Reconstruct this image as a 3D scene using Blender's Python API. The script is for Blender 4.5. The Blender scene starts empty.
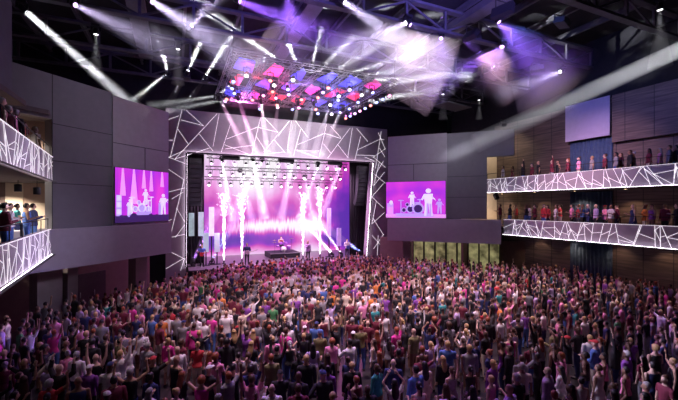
import bpy, bmesh, math, random
import numpy as np
from mathutils import Vector, Matrix
R = random.Random(7)
SC = bpy.context.scene
COL = SC.collection
PI = math.pi
TH = math.radians(24.0)
CT, ST = math.cos(TH), math.sin(TH)
F, CX, HY, EYE = 367.0, 339.0, 206.0, 6.2
V = Vector

# ---------- sight lines from the eye point, used to measure the room ----------
def ray(px, py):
    a = (px - CX) / F
    return V((a * CT + ST, -a * ST + CT, -(py - HY) / F))
def hitx(px, py, x):
    d = ray(px, py); return V((0, 0, EYE)) + d * (x / d.x)
def hity(px, py, y):
    d = ray(px, py); return V((0, 0, EYE)) + d * (y / d.y)
def hitz(px, py, z):
    d = ray(px, py); return V((0, 0, EYE)) + d * ((z - EYE) / d.z)
def atd(px, py, t):
    return V((0, 0, EYE)) + ray(px, py) * t

# ---------- materials ----------
MATS = {}
def mat(name, col, rough=.6, metal=0., emit=0., ecol=None, var=.12, scale=3., bump=0., sample=True):
    if name in MATS: return MATS[name]
    m = bpy.data.materials.new(name); m.use_nodes = True
    nt = m.node_tree; b = nt.nodes['Principled BSDF']
    b.inputs['Roughness'].default_value = rough; b.inputs['Metallic'].default_value = metal
    c = (*col, 1.)
    b.inputs['Base Color'].default_value = c
    if var > 0:
        tc = nt.nodes.new('ShaderNodeTexCoord')
        n = nt.nodes.new('ShaderNodeTexNoise'); n.inputs['Scale'].default_value = scale; n.inputs['Detail'].default_value = 3
        r = nt.nodes.new('ShaderNodeValToRGB')
        r.color_ramp.elements[0].position = .3; r.color_ramp.elements[1].position = .7
        r.color_ramp.elements[0].color = (*[x * (1 - var) for x in col], 1); r.color_ramp.elements[1].color = (*[min(1, x * (1 + var)) for x in col], 1)
        nt.links.new(tc.outputs['Object'], n.inputs['Vector']); nt.links.new(n.outputs['Fac'], r.inputs['Fac'])
        nt.links.new(r.outputs['Color'], b.inputs['Base Color'])
        if bump > 0:
            bp = nt.nodes.new('ShaderNodeBump'); bp.inputs['Strength'].default_value = bump; bp.inputs['Distance'].default_value = .02
            nt.links.new(n.outputs['Fac'], bp.inputs['Height']); nt.links.new(bp.outputs['Normal'], b.inputs['Normal'])
    if emit > 0:
        b.inputs['Emission Color'].default_value = (*(ecol or col), 1); b.inputs['Emission Strength'].default_value = emit
    if not sample: m.cycles.emission_sampling = 'NONE'
    MATS[name] = m
    return m
def haze_mat(name, col, dens, aniso=0.0):
    if name in MATS: return MATS[name]
    m = bpy.data.materials.new(name); m.use_nodes = True
    nt = m.node_tree; nt.nodes.remove(nt.nodes['Principled BSDF'])
    s = nt.nodes.new('ShaderNodeVolumeScatter'); s.inputs['Color'].default_value = (*col, 1); s.inputs['Density'].default_value = dens
    s.inputs['Anisotropy'].default_value = aniso
    nt.links.new(s.outputs[0], nt.nodes['Material Output'].inputs['Volume'])
    m.cycles.homogeneous_volume = True
    MATS[name] = m
    return m

# ---------- mesh building ----------
class MB:
    def __init__(s): s.v = []; s.f = []; s.m = []; s.smooth = []
    def add(s, vs, fs, mi=0, sm=False):
        b = len(s.v); s.v.extend([tuple(x) for x in vs])
        for f in fs: s.f.append(tuple(b + i for i in f)); s.m.append(mi); s.smooth.append(sm)
        return s
    def box(s, lo, hi, mi=0):
        x0, y0, z0 = lo; x1, y1, z1 = hi
        return s.add([(x0,y0,z0),(x1,y0,z0),(x1,y1,z0),(x0,y1,z0),(x0,y0,z1),(x1,y0,z1),(x1,y1,z1),(x0,y1,z1)],
              [(0,3,2,1),(4,5,6,7),(0,1,5,4),(1,2,6,5),(2,3,7,6),(3,0,4,7)], mi)
    def slab(s, pts, z0, z1, mi=0):          # vertical prism over a plan outline
        n = len(pts)
        a = sum(pts[i][0]*pts[(i+1)%n][1] - pts[(i+1)%n][0]*pts[i][1] for i in range(n))
        if a < 0: pts = pts[::-1]
        vs = [(p[0], p[1], z0) for p in pts] + [(p[0], p[1], z1) for p in pts]
        fs = [tuple(range(n))[::-1], tuple(range(n, 2*n))] + [(i, (i+1) % n, n + (i+1) % n, n + i) for i in range(n)]
        return s.add(vs, fs, mi)
    def bar(s, p0, p1, w, h, up=None, mi=0): # rectangular bar
        p0, p1 = V(p0), V(p1); d = (p1 - p0).normalized()
        u = V(up) if up else (V((0,0,1)) if abs(d.z) < .95 else V((1,0,0)))
        a = d.cross(u).normalized() * (w/2); b = a.cross(d).normalized() * (h/2)
        vs = [p0-a-b, p0+a-b, p0+a+b, p0-a+b, p1-a-b, p1+a-b, p1+a+b, p1-a+b]
        return s.add(vs, [(0,1,2,3),(7,6,5,4),(0,4,5,1),(1,5,6,2),(2,6,7,3),(3,7,4,0)], mi)
    def tube(s, p0, p1, r0, r1=None, n=8, mi=0, sm=True):
        r1 = r0 if r1 is None else r1
        p0, p1 = V(p0), V(p1); d = (p1-p0).normalized()
        u = V((0,0,1)) if abs(d.z) < .9 else V((1,0,0))
        a = d.cross(u).normalized(); b = a.cross(d).normalized()
        vs = []
        for p, r in ((p0, r0), (p1, r1)):
            for i in range(n):
                t = 2*PI*i/n; vs.append(p + a*math.cos(t)*r + b*math.sin(t)*r)
        s.add(vs, [(i, n+i, n+(i+1)%n, (i+1)%n) for i in range(n)], mi, sm)
        k = len(s.v) - 2*n
        s.f.append(tuple(k+i for i in range(n))); s.m.append(mi); s.smooth.append(False)
        s.f.append(tuple(k+n+i for i in range(n))[::-1]); s.m.append(mi); s.smooth.append(False)
        return s
    def lathe(s, o, axis, prof, n=14, mi=0):  # profile of (distance along axis, radius)
        o = V(o); d = V(axis).normalized(); u = V((0,0,1)) if abs(d.z) < .9 else V((1,0,0))
        a = d.cross(u).normalized(); b = a.cross(d).normalized(); vs = []
        for t, r in prof:
            for i in range(n):
                q = 2*PI*i/n; vs.append(o + d*t + a*math.cos(q)*max(r, 1e-4) + b*math.sin(q)*max(r, 1e-4))
        fs = [(k*n+i, (k+1)*n+i, (k+1)*n+(i+1)%n, k*n+(i+1)%n) for k in range(len(prof)-1) for i in range(n)]
        fs += [tuple(range(n)), tuple((len(prof)-1)*n + i for i in range(n))[::-1]]
        return s.add(vs, fs, mi, True)
    def ball(s, c, r, nu=10, nv=7, mi=0):
        c = V(c); rx, ry, rz = (r, r, r) if not hasattr(r, '__len__') else r
        vs = [c + V((0,0,rz))]
        for j in range(1, nv):
            p = PI*j/nv
            for i in range(nu):
                q = 2*PI*i/nu; vs.append(c + V((rx*math.sin(p)*math.cos(q), ry*math.sin(p)*math.sin(q), rz*math.cos(p))))
        vs.append(c - V((0,0,rz))); L = len(vs)-1
        fs = [(0, 1+i, 1+(i+1)%nu) for i in range(nu)]
        for j in range(nv-2):
            for i in range(nu):
                a = 1+j*nu+i; b = 1+j*nu+(i+1)%nu; fs.append((a, a+nu, b+nu, b))
        k = 1+(nv-2)*nu
        fs += [(L, k+(i+1)%nu, k+i) for i in range(nu)]
        return s.add(vs, fs, mi, True)
    def mesh(s, name):
        me = bpy.data.meshes.new(name); me.from_pydata(s.v, [], s.f)
        me.polygons.foreach_set('material_index', s.m); me.polygons.foreach_set('use_smooth', s.smooth); me.update()
        return me
    def build(s, name, mats, parent=None, label=None, kind=None, origin=None):
        if not isinstance(mats, (list, tuple)): mats = [mats]
        if origin is not None: s.v = [tuple(V(x) - V(origin)) for x in s.v]
        me = s.mesh(name)
        for m in mats: me.materials.append(m)
        o = bpy.data.objects.new(name, me); COL.objects.link(o)
        if origin is not None: o.location = origin
        if parent is not None: o.parent = parent
        if label: o['label'] = label
        if kind: o['kind'] = kind
        return o
def tag(o, label, cat, group=None, kind=None):
    o['label'] = label; o['category'] = cat
    if group: o['group'] = group
    if kind: o['kind'] = kind
    return o
def thing(name, label, cat, loc=(0,0,0), rz=0, group=None):
    o = bpy.data.objects.new(name, None); COL.objects.link(o); o.location = loc; o.rotation_euler = (0,0,rz)
    o.empty_display_size = .2
    return tag(o, label, cat, group)
def struct(o, label=None):
    o['kind'] = 'structure'
    if label: o['label'] = label
    return o
def light(kind, name, loc, col, power, parent=None, aim=None, **kw):
    d = bpy.data.lights.new(name, kind); d.color = col; d.energy = power
    for k, v in kw.items(): setattr(d, k, v)
    o = bpy.data.objects.new(name, d); COL.objects.link(o)
    if aim is not None: o.rotation_euler = (V(aim) - V(loc)).to_track_quat('-Z', 'Y').to_euler()
    o.location = loc
    if parent is not None: o.parent = parent
    return o

# ---------- camera, world, view ----------
cam = bpy.data.cameras.new('camera'); co = bpy.data.objects.new('camera', cam); COL.objects.link(co)
co.location = (0, 0, EYE); co.rotation_euler = (PI/2, 0, -TH)
cam.sensor_width = 36; cam.lens = F/678*36; cam.shift_y = (HY-200)/678; cam.clip_start = .05; cam.clip_end = 300
SC.camera = co
w = bpy.data.worlds.new('world'); SC.world = w; w.use_nodes = True
w.node_tree.nodes['Background'].inputs['Color'].default_value = (.004, .004, .006, 1)
w.node_tree.nodes['Background'].inputs['Strength'].default_value = .2
SC.view_settings.view_transform = 'Standard'; SC.view_settings.look = 'None'
SC.view_settings.exposure = 0; SC.view_settings.gamma = 1; SC.view_settings.use_curve_mapping = False
SC.cycles.max_bounces = 6; SC.cycles.diffuse_bounces = 2; SC.cycles.volume_bounces = 0; SC.cycles.transparent_max_bounces = 24
SC.cycles.use_light_tree = True; SC.cycles.sample_clamp_indirect = 4
ORD = 'first second third fourth fifth sixth seventh eighth ninth tenth eleventh twelfth thirteenth fourteenth fifteenth sixteenth seventeenth eighteenth nineteenth twentieth'.split()
# ================= ROOM =================
M_GREY = mat('painted_grey_wall', (.15,.148,.17), .7, var=.05)
M_GREYL = mat('painted_pale_grey_wall', (.28,.265,.295), .7, var=.05)
M_FASC = mat('painted_mauve_fascia', (.30,.28,.325), .7, var=.05)
M_JOINT = mat('panel_joint', (.035,.035,.04), .8, var=0)
M_BLACK = mat('black_steel', (.016,.016,.02), .55, .3, var=.1)
M_CEIL = mat('ceiling_black', (.012,.012,.016), .9, var=.2)
M_STEEL = mat('roof_steel', (.10,.10,.115), .6, .2, var=.15)
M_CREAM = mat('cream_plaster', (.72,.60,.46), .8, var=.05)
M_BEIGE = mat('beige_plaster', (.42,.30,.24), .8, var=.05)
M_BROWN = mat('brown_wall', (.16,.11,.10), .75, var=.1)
M_LED = mat('led_line', (1,.95,1), .5, emit=.95, ecol=(1,.93,1), var=0, sample=False)
M_PARA = mat('parapet_metal', (.36,.32,.37), .45, .1, var=.04)
M_WASH = mat('led_wash_bar', (1,.9,1), .5, emit=9, ecol=(.95,.86,1), var=0)
M_CARPET = mat('balcony_carpet', (.05,.03,.035), .95, var=.2)
M_SOFFIT = mat('soffit', (.10,.08,.085), .85, var=.1)

def wood_mat():
    m = bpy.data.materials.new('wood_wall_panel'); m.use_nodes = True; nt = m.node_tree; b = nt.nodes['Principled BSDF']
    tc = nt.nodes.new('ShaderNodeTexCoord'); mp = nt.nodes.new('ShaderNodeMapping'); mp.inputs['Scale'].default_value = (1, .5, 9)
    n = nt.nodes.new('ShaderNodeTexNoise'); n.inputs['Scale'].default_value = 1.2; n.inputs['Detail'].default_value = 5
    r = nt.nodes.new('ShaderNodeValToRGB'); r.color_ramp.elements[0].position = .3; r.color_ramp.elements[1].position = .72
    r.color_ramp.elements[0].color = (.06,.042,.04,1); r.color_ramp.elements[1].color = (.17,.122,.112,1)
    for a, c in ((tc.outputs['Object'], mp.inputs['Vector']), (mp.outputs[0], n.inputs['Vector']), (n.outputs['Fac'], r.inputs['Fac']), (r.outputs[0], b.inputs['Base Color'])): nt.links.new(a, c)
    b.inputs['Roughness'].default_value = .5
    return m
M_WOOD = wood_mat()
def floor_mat():
    m = mat('dark_polished_floor', (.022,.019,.021), .35, var=.3, scale=.8); return m
FZ = [MB().box((-10,-2,-.2),(28,44,0)).build('floor', floor_mat())]
struct(FZ[0], 'dark polished hall floor under the crowd')
c = MB(); c.box((-10.5,-2,17.9),(28.5,45,18.1)); struct(c.build('ceiling', M_CEIL), 'black ceiling deck')

# outer shell
struct(MB().box((-10.3,-2,0),(-10,31.5,17.9)).build('wall_outer_left', M_CEIL))
struct(MB().box((-10.5,-2.2,0),(28.5,-2,17.9)).build('wall_rear', M_CEIL))
struct(MB().box((-10.3,43,0),(28.3,43.2,17.9)).build('wall_stage_rear', M_CEIL))
struct(MB().box((-10,32.9,0),(-.75,33.2,17.9)).box((-.75,32.9,14.1),(19.9,33.2,17.9)).box((19.9,32.9,0),(28,33.2,17.9)).build('wall_front', M_CEIL), 'black wall around and above the stage frame')

# --- splayed side walls ---
s45 = math.sqrt(.5)
LA = V((-5.14,20.57)); LB = V((-.44,25.27)); LD = V((s45, s45)); LN = V((s45,-s45))   # direction to stage, normal into room
RA = V((24.14,20.57)); RB = V((17.03,27.67)); RD = V((-s45, s45)); RN = V((-s45,-s45))
FB, FT, OT, WT = 3.3, 5.15, 10.15, 12.2
def splay(mb, p, q, z0, z1, n, t=.5, off=0, mi=0):
    a, b = p + n*off, q + n*off; c_, d_ = q + n*(off-t), p + n*(off-t)
    mb.slab([a, b, c_, d_], z0, z1, mi)
def along(px, A, D):                     # point of the splayed plane seen at a column
    d = ray(px, HY); d2 = V((d.x, d.y))
    # A + D t = d2 s
    det = D.x*(-d2.y) - D.y*(-d2.x); t = ((-A.x)*(-d2.y) - (-A.y)*(-d2.x))/det
    return A + D*t
wl = MB()
LH = LA - LD*1.75
LF = along(112, LA, LD)
splay(wl, LA, LF, FT, WT, LN, mi=0)
splay(wl, LH, LA - LD*.002, OT, WT, LN, mi=0)
splay(wl, LF, LB, FT, WT-.15, LN, off=.06, mi=1)
for z in (6.0+.0, 7.1+.13, 8.25, 9.95):
    if z > FT+.3 and z != 6.0: splay(wl, LA, LF, z, z+.03, LN, t=.03, off=.012, mi=2)
splay(wl, LA, LA+LD*.03, FT, WT, LN, t=.03, off=.012, mi=2)
zt = EYE + (HY-166)/F*19.4
splay(wl, LF+LD*.02, LB-LD*.02, 9.55, 9.58, LN, t=.03, off=.075, mi=2)
mid = along(144, LA, LD); splay(wl, mid, mid+LD*.03, 8.35, 9.55, LN, t=.03, off=.075, mi=2)
struct(wl.build('wall_left', [M_GREY, M_GREYL, M_JOINT]), 'dark grey splayed panel wall between left balcony and stage')
fl = MB(); splay(fl, LH - LD*1.2, LB, FB, FT, LN, t=1.2, off=.3)
struct(fl.build('trim_left', M_FASC), 'mauve grey band below the left video screen')
wr = MB()
RH = along(487, RA, RD); RF = along(447, RA, RD)
splay(wr, RH, RF, FT, OT, RN, mi=0); splay(wr, RA, RF, OT, WT, RN, mi=0)
splay(wr, RF, RB, FT, WT+.05, RN, off=.06, mi=1)
for z in (6.9, 8.6): splay(wr, RH, RF, z, z+.03, RN, t=.03, off=.012, mi=2)
splay(wr, RF-RD*.02, RB, 9.75, 9.79, RN, t=.03, off=.075, mi=2)
mid = along(414, RA, RD); splay(wr, mid, mid+RD*.04, 8.4, 9.75, RN, t=.03, off=.075, mi=2)
splay(wr, RA, RA+RD*.04, OT, WT, RN, t=.03, off=.012, mi=2)
struct(wr.build('wall_right', [M_GREY, M_GREYL, M_JOINT]), 'grey splayed panel wall between stage and right balconies')
fr = MB(); splay(fr, along(501, RA, RD), RB, FB-.1, FT-.05, RN, t=1.2, off=.25)
struct(fr.build('trim_right', M_FASC), 'mauve grey band below the right video screen')

# recesses under the bands
ul = MB(); o_ = -3.2
splay(ul, LA - LD*3, LB + LD*1.5, 0, FB-.02, LN, t=.3, off=o_)
P1 = along(45, LA, LD); P2 = along(75, LA, LD); P3 = along(92, LA, LD); P4 = along(142, LA, LD)
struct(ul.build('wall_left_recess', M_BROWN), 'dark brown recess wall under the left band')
for k, (p, wd) in enumerate(((along(50, LA, LD), 1.1), (along(80, LA, LD), .5), (along(147, LA, LD), .8))):
    cl = MB(); splay(cl, p, p+LD*wd, 0, FB-.02, LN, t=.6, off=-.9)
    struct(cl.build('pillar', mat('pillar_taupe', (.24,.20,.20), .7, var=.06)), 'taupe square pillar under the left band')
for k, px in enumerate((98, 112, 126)):
    p = along(px, LA, LD) ; d = MB(); splay(d, p+LD*.3, p+LD*1.15, 0, 2.3, LN, t=.06, off=o_+.065)
    dd = struct(d.build('door_%d' % (k+1), mat('door_dark', (.05,.04,.045), .5, var=.1)), 'dark exit door in the left recess')
    h = MB(); q = p + LD*.42 + LN*(o_+.12); h.tube((q.x, q.y, .95), (q.x, q.y, 1.25), .018); h.build('door_handle', mat('brushed_steel', (.5,.5,.52), .3, .9, var=.05), dd)
ur = MB(); splay(ur, along(560, RA, RD), RB + RD*1.5, 0, FB-.12, RN, t=.3, off=-3.0)
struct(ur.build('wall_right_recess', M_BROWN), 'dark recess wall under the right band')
M_GLOW = mat('amber_lit_glass', (.30,.28,.13), .4, emit=.2, ecol=(.95,.88,.45), var=.75, scale=1.6)
nt_ = M_GLOW.node_tree; nt_.links.new(nt_.nodes['Color Ramp'].outputs[0], nt_.nodes['Principled BSDF'].inputs['Emission Color']); nt_.nodes['Principled BSDF'].inputs['Emission Strength'].default_value = .55
M_MULL = mat('dark_mullion', (.03,.03,.03), .5, var=0)
RQ = RA - RN*2.7
pz = [along(px, RQ, RD) for px in (413, 424, 435, 446, 457, 468, 479, 489, 500)]
for k in range(8):
    a, b = pz[k], pz[k+1]
    dv = (b-a); g = MB(); splay(g, a+dv*.08, a+dv*.92, .3, 2.95, RN, t=.05, off=0)
    root = struct(g.build('window_%d' % (k+1), M_GLOW), 'amber-lit glazed bay under the right band')
    f = MB(); splay(f, a, a+dv*.08, 0, 3.1, RN, t=.2, off=.06); splay(f, a+dv*.92, b, 0, 3.1, RN, t=.2, off=.06)
    splay(f, a+dv*.08, a+dv*.92, 2.95, 3.1, RN, t=.2, off=.06); splay(f, a+dv*.08, a+dv*.92, 0, .3, RN, t=.2, off=.06)
    f.build('window_frame', M_MULL, root)
pr = MB(); p = along(409, RA, RD); splay(pr, p, p+RD*.7, 0, FB-.12, RN, t=.6, off=-.9)
struct(pr.build('pillar', mat('pillar_taupe', (.24,.20,.20), .7, var=.06)), 'taupe square pillar under the right band')

# --- right balcony back wall and end wall ---
XB = 27.0
wb = MB(); wb.box((XB,-2,0),(XB+.3,25.2,13.55))
ys = [y for y in np.arange(24.2, 4, -1.55)]
for y in ys:
    wb.box((XB-.012, y, 0),(XB, y+.035, 13.55), 1)
for z in (6.6, 10.4, 12.0): wb.box((XB-.012, 4, z),(XB, 24.9, z+.03), 1)
struct(wb.build('wall_right_rear', [M_WOOD, M_JOINT]), 'wood panelled wall behind the right balconies')
struct(MB().box((XB,-2,13.55),(XB+.3,31,17.9)).box((XB,25.2,0),(XB+.3,31,13.55)).build('wall_right_upper', M_CEIL))
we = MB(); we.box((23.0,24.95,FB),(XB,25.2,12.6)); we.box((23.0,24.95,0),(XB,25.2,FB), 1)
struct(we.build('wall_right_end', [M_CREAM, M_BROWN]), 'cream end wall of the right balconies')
sw = MB().box((XB-.35,4,10.45),(XB,15.0,13.6)); 
for y in np.arange(14.2,4,-1.6): sw.box((XB-.362,y,10.45),(XB-.35,y+.03,13.6),1)
struct(sw.build('trim_1', [M_WOOD, M_JOINT]), 'projecting wood upper panel near the right picture edge')
# --- left balcony back wall and end wall ---
wl2 = MB().box((-9.5,2,0),(-9.2,22.6,12.2)); struct(wl2.build('wall_left_rear', M_WOOD), 'wood wall behind the left balconies')
we = MB(); Y = 22.3
we.box((-9.2,Y,FT-.9),(-7.37,Y+.3,12.1),0); we.box((-7.36,Y-.02,4.5),(-6.7,Y+.3,7.3),1); we.box((-6.69,Y,4.5),(-5.0,Y+.3,7.3),2)
we.box((-6.5,Y-.03,4.5),(-5.2,Y-.001,6.35),1)
we.box((-7.36,Y,7.3),(-5.0,Y+.3,12.1),2); we.box((-7.0,Y-.04,7.7),(-6.45,Y-.001,10.0),1)
struct(we.build('wall_left_end', [M_BROWN, M_CREAM, M_BEIGE]), 'cream and beige end wall of the left balconies')
struct(MB().box((-9.2,2,10.3),(-5.6,19.0,10.5)).slab([(-9.2,19.01),(-6.6,19.01),(-5.2,20.3),(-5.2,22.2),(-9.2,22.2)],10.3,10.5).build('trim_2', M_SOFFIT), 'soffit over the upper left balcony')
hw = MB().box((-6.45,2,10.5),(-6.1,19.1,14.5)); 
struct(hw.build('wall_left_header', mat('header_blue_grey', (.09,.09,.12), .7, var=.08)), 'upper wall over the left balcony')

# --- balconies ---
def pattern(L, H, rng, d=.5):
    segs = []; n = int(L/d)
    top = sorted((i+rng.uniform(-.75,.75))*d for i in range(-1, n+3)); bot = sorted((i+rng.uniform(-.75,.75))*d for i in range(-1, n+3))
    sh = [rng.choice((-1,1))*rng.uniform(.2,.75)*d for _ in top]; top = sorted(t+q for t, q in zip(top, sh)); lines = [((t, H), (b_, 0)) for t, b_ in zip(top, bot)]
    segs += lines
    for i in range(len(lines)-1):
        (a, b), (c_, e) = lines[i], lines[i+1]
        t, u = rng.uniform(.1,.75), rng.uniform(.1,.9); mk = lambda t, u: ((a[0]+(b[0]-a[0])*t, H*(1-t)), (c_[0]+(e[0]-c_[0])*u, H*(1-u)))
        segs.append(mk(t, u))
        if rng.random() < .6: segs.append(mk(t, 0 if u > .5 else 1))
        elif rng.random() < .6: segs.append(mk(min(.97, t+.25), max(0, u-.05)+.1))
    out = []
    for p, q in segs:
        p, q = list(p), list(q)
        if p[0] > q[0]: p, q = q, p
        if q[0] <= .02 or p[0] >= L-.02: continue
        for a, b in ((p, q), (q, p)):
            for lim in (.02, L-.02):
                if (a[0] < lim and lim == .02) or (a[0] > lim and lim != .02):
                    t = (lim-a[0])/(b[0]-a[0]); a[1] += (b[1]-a[1])*t; a[0] = lim
        out.append((p, q))
    return out
def balcony(P, Q, zb, zt, zd, wallx, name_label, sign, seed, rail_h=.45, floor_pts=None):
    """parapet from P (stage end) to Q (house end); sign +1: people stand towards +X."""
    P, Q = V(P), V(Q); root = thing('balcony', name_label, 'balcony', (P.x, P.y, zb))
    inv = V((P.x, P.y, zb))
    D = (Q-P).normalized(); L = (Q-P).length; N = V((D.y, -D.x));
    if N.x*sign > 0: N = -N                              # into the hall
    def P3(s, z, off=0): q = P + D*s + N*off; return V((q.x, q.y, z))
    def put(mb, nm, m, **kw):
        mb.v = [tuple(V(x)-inv) for x in mb.v]; return mb.build(nm, m, root, **kw)
    b = MB(); b.slab([P, Q, Q-N*.14, P-N*.14], zb, zt); put(b, 'parapet', M_PARA)
    b = MB(); b.slab(floor_pts or [P-N*.15, Q-N*.15, (wallx, Q.y), (wallx, P.y)], zd-.18, zd); put(b, 'deck', M_CARPET)
    b = MB(); b.slab(floor_pts or [P-N*.15, Q-N*.15, (wallx, Q.y), (wallx, P.y)], zb, zb+.1); put(b, 'soffit', M_SOFFIT)
    b = MB(); rng = random.Random(seed)
    for p, q in pattern(L, zt-zb-.06, rng): b.bar(P3(p[0], zb+.03+p[1], .022), P3(q[0], zb+.03+q[1], .022), .013 if sign < 0 else .02, .008, up=(N.x, N.y, 0))
    b.bar(P3(0, zt-.012, .022), P3(L, zt-.012, .022), .016, .024, up=(N.x, N.y, 0))
    put(b, 'light_strip', M_LED, label='white zigzag light lines')
    b = MB(); b.bar(P3(0, zb-.02, .15), P3(L, zb-.02, .15), .07, .03)
    put(b, 'wash_bar', M_BLACK)
    wo = .07 if sign < 0 else .15; b = MB(); b.bar(P3(0.05, zb+.002, wo), P3(L-.05, zb+.002, wo), .02 if sign < 0 else .04, .012); put(b, 'wash_light', M_WASH)
    for s in np.arange(.05, L, 1.6): 
        r = MB(); r.tube(P3(s, zt, -.07), P3(s, zt+rail_h, -.07), .016, n=6); put(r, 'rail_post', M_BLACK)
    r = MB(); r.tube(P3(0, zt+rail_h, -.07), P3(L, zt+rail_h, -.07), .02, n=6); put(r, 'handrail', M_BLACK)
    return root
BRY0 = 9.0
balcony((24.0,23.3),(24.0,BRY0),7.3,8.45,7.7,XB-.02,'upper right balcony with glowing zigzag parapet and standing guests',1,3)
balcony((23.9,21.4),(23.9,BRY0),3.95,5.15,4.5,XB-.02,'lower right balcony with glowing zigzag parapet and guests at tables',1,5,
        floor_pts=[(24.05,21.4),(24.05,BRY0),(XB-.02,BRY0),(XB-.02,24.9),(24.05,24.9)])
balcony((-5.10,20.45),(-3.9,10.4),7.3,8.42,7.7,-9.15,'upper left balcony with glowing zigzag parapet, near the picture edge',-1,11,
        floor_pts=[(-5.26,20.4),(-4.08,10.4),(-9.15,10.4),(-9.15,22.25),(-5.6,22.25),(-6.2,20.6)])
balcony((-5.0,19.75),(-3.9,10.4),4.1,5.2,4.5,-9.15,'lower left balcony with glowing zigzag parapet and guests around tables',-1,17,
        floor_pts=[(-5.2,19.75),(-4.08,10.4),(-9.15,10.4),(-9.15,22.25),(-5.6,22.25),(-6.6,20.6)])
# under-left-balcony wall
struct(MB().box((-9.15,3,0),(-8.9,22.2,4.0)).build('wall_left_lower', M_BROWN), 'brown wall under the left balcony')

# hung lavender panel and curtains on the right
pn = MB().box((XB-.5,15.05,10.95),(XB-.44,18.1,13.6)); pp = thing('projection_screen', 'pale lavender screen hung high on the right wood wall', 'screen', (XB-.47,16.5,10.95))
pn.v = [tuple(V(x)-pp.location) for x in pn.v]; pn.build('screen_sheet', mat('lavender_panel', (.46,.42,.56), .7, var=.04), pp)
pn = MB().tube((XB-.47,15.0,13.63),(XB-.47,18.15,13.63),.04); pn.v = [tuple(V(x)-pp.location) for x in pn.v]; pn.build('top_rail', M_BLACK, pp)
M_CURT = mat('blue_velvet_curtain', (.05,.09,.17), .85, var=.15, scale=6)
def curtain(y0, y1, z0, z1, x, lab):
    b = MB(); n = 60; vs = []
    for i in range(n+1):
        t = i/n; y = y0+(y1-y0)*t; xx = x - .06 - .05*math.sin(t*PI*22) - .015*math.sin(t*70)
        vs += [(xx, y, z0), (xx, y, z1), (xx+.02, y, z0), (xx+.02, y, z1)]
    fs = []
    for i in range(n):
        a = 4*i; c_ = 4*(i+1); fs += [(a, c_, c_+1, a+1), (a+2, a+3, c_+3, c_+2), (a+1, c_+1, c_+3, a+3), (a, a+2, c_+2, c_)]
    fs += [(0,1,3,2), (4*n, 4*n+2, 4*n+3, 4*n+1)]
    b.add(vs, fs, 0, True)
    root = thing('curtain', lab, 'curtain', (x, y0, z0)); b.v = [tuple(V(q)-root.location) for q in b.v]; b.build('curtain_cloth', M_CURT, root)
    r = MB().tube((x-.06,y0-.1,z1+.03),(x-.06,y1+.1,z1+.03),.025); r.v = [tuple(V(q)-root.location) for q in r.v]; r.build('curtain_rail', M_BLACK, root)
curtain(15.1,18.0,7.71,10.9,XB-.04,'blue pleated curtain behind guests on the upper right balcony')
curtain(15.1,18.0,4.51,7.2,XB-.04,'blue pleated curtain behind tables on the lower right balcony')
curtain(15.1,18.0,.01,3.9,XB-.04,'tall blue pleated curtain at floor level under the right balconies')

# --- roof structure ---
for k, y in enumerate((6.5, 11.5, 16.5, 21.5, 26.5, 30.8)):
    g = MB(); z0, z1 = 15.9, 17.3
    g.box((-9.9,y-.18,z0),(26.9,y+.18,z0+.14)); g.box((-9.9,y-.18,z1-.14),(26.9,y+.18,z1))
    xs = np.arange(-9.5, 27, 2.6)
    for i, x in enumerate(xs):
        g.box((x-.07,y-.07,z0+.14),(x+.07,y+.07,z1-.14))
        if i < len(xs)-1:
            a, b = ((x, z0+.14), (xs[i+1], z1-.14)) if i % 2 else ((x, z1-.14), (xs[i+1], z0+.14))
            g.bar((a[0], y, a[1]), (b[0], y, b[1]), .09, .09)
    struct(g.build('roof_girder', M_STEEL), 'dark steel lattice roof girder')
for k, x in enumerate(np.arange(-8.2, 26.5, 2.9)):
    g = MB().box((x-.08,3,17.32),(x+.08,32.7,17.42)).box((x-.02,3,17.42),(x+.02,32.7,17.62)).box((x-.08,3,17.62),(x+.08,32.7,17.7))
    struct(g.build('roof_purlin', M_STEEL), 'dark steel roof purlin')
for k, (x, wd) in enumerate(((-2.4,.9),(6.4,.9),(15.1,.9))):
    g = MB().box((x,8,16.9),(x+wd,30,17.28)); struct(g.build('roof_duct', mat('duct_grey', (.17,.17,.19), .5, .4, var=.1)), 'grey ventilation duct under the roof')
# ================= STAGE =================
YP = 32.2
def rel(mb, o): mb.v = [tuple(V(x)-V(o)) for x in mb.v]; return mb
M_FRAME = mat('proscenium_panel', (.30,.265,.30), .6, var=.05)
pro = thing('proscenium_arch', 'grey stage frame covered in white zigzag light lines', 'stage frame', (9.5, YP, 0)); PO = pro.location
XL0, XL1, XR0, XR1, ZI, ZO = -.72, .85, 18.0, 19.7, 10.55, 14.0
b = MB(); y0, y1 = YP, YP+.68
def vprism(poly):                                   # upright plate from an XZ outline
    n = len(poly); vs = [(x, y0, z) for x, z in poly] + [(x, y1, z) for x, z in poly]
    b.add(vs, [tuple(range(n)), tuple(range(n, 2*n))[::-1]] + [(i, n+i, n+(i+1)%n, (i+1)%n) for i in range(n)])
vprism([(XL0,0),(.75,0),(XL1,ZI),(XL1,ZO),(XL0,ZO)])
vprism([(XL1,ZI),(XR0,ZI),(XR0,ZO),(XL1,ZO)])
vprism([(17.25,0),(19.9,0),(XR1,ZO),(XR0,ZO),(XR0,ZI)])
rel(b, PO).build('frame_panel', M_FRAME, pro)
e = MB(); e.bar((XL1,YP-.12,ZI-.02),(XR0,YP-.12,ZI-.02),.05,.04); e.bar((.76,YP-.12,1.3),(XL1-.02,YP-.12,ZI),.04,.05); e.bar((17.32,YP-.12,1.3),(XR0+.02,YP-.12,ZI),.04,.05)
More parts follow.
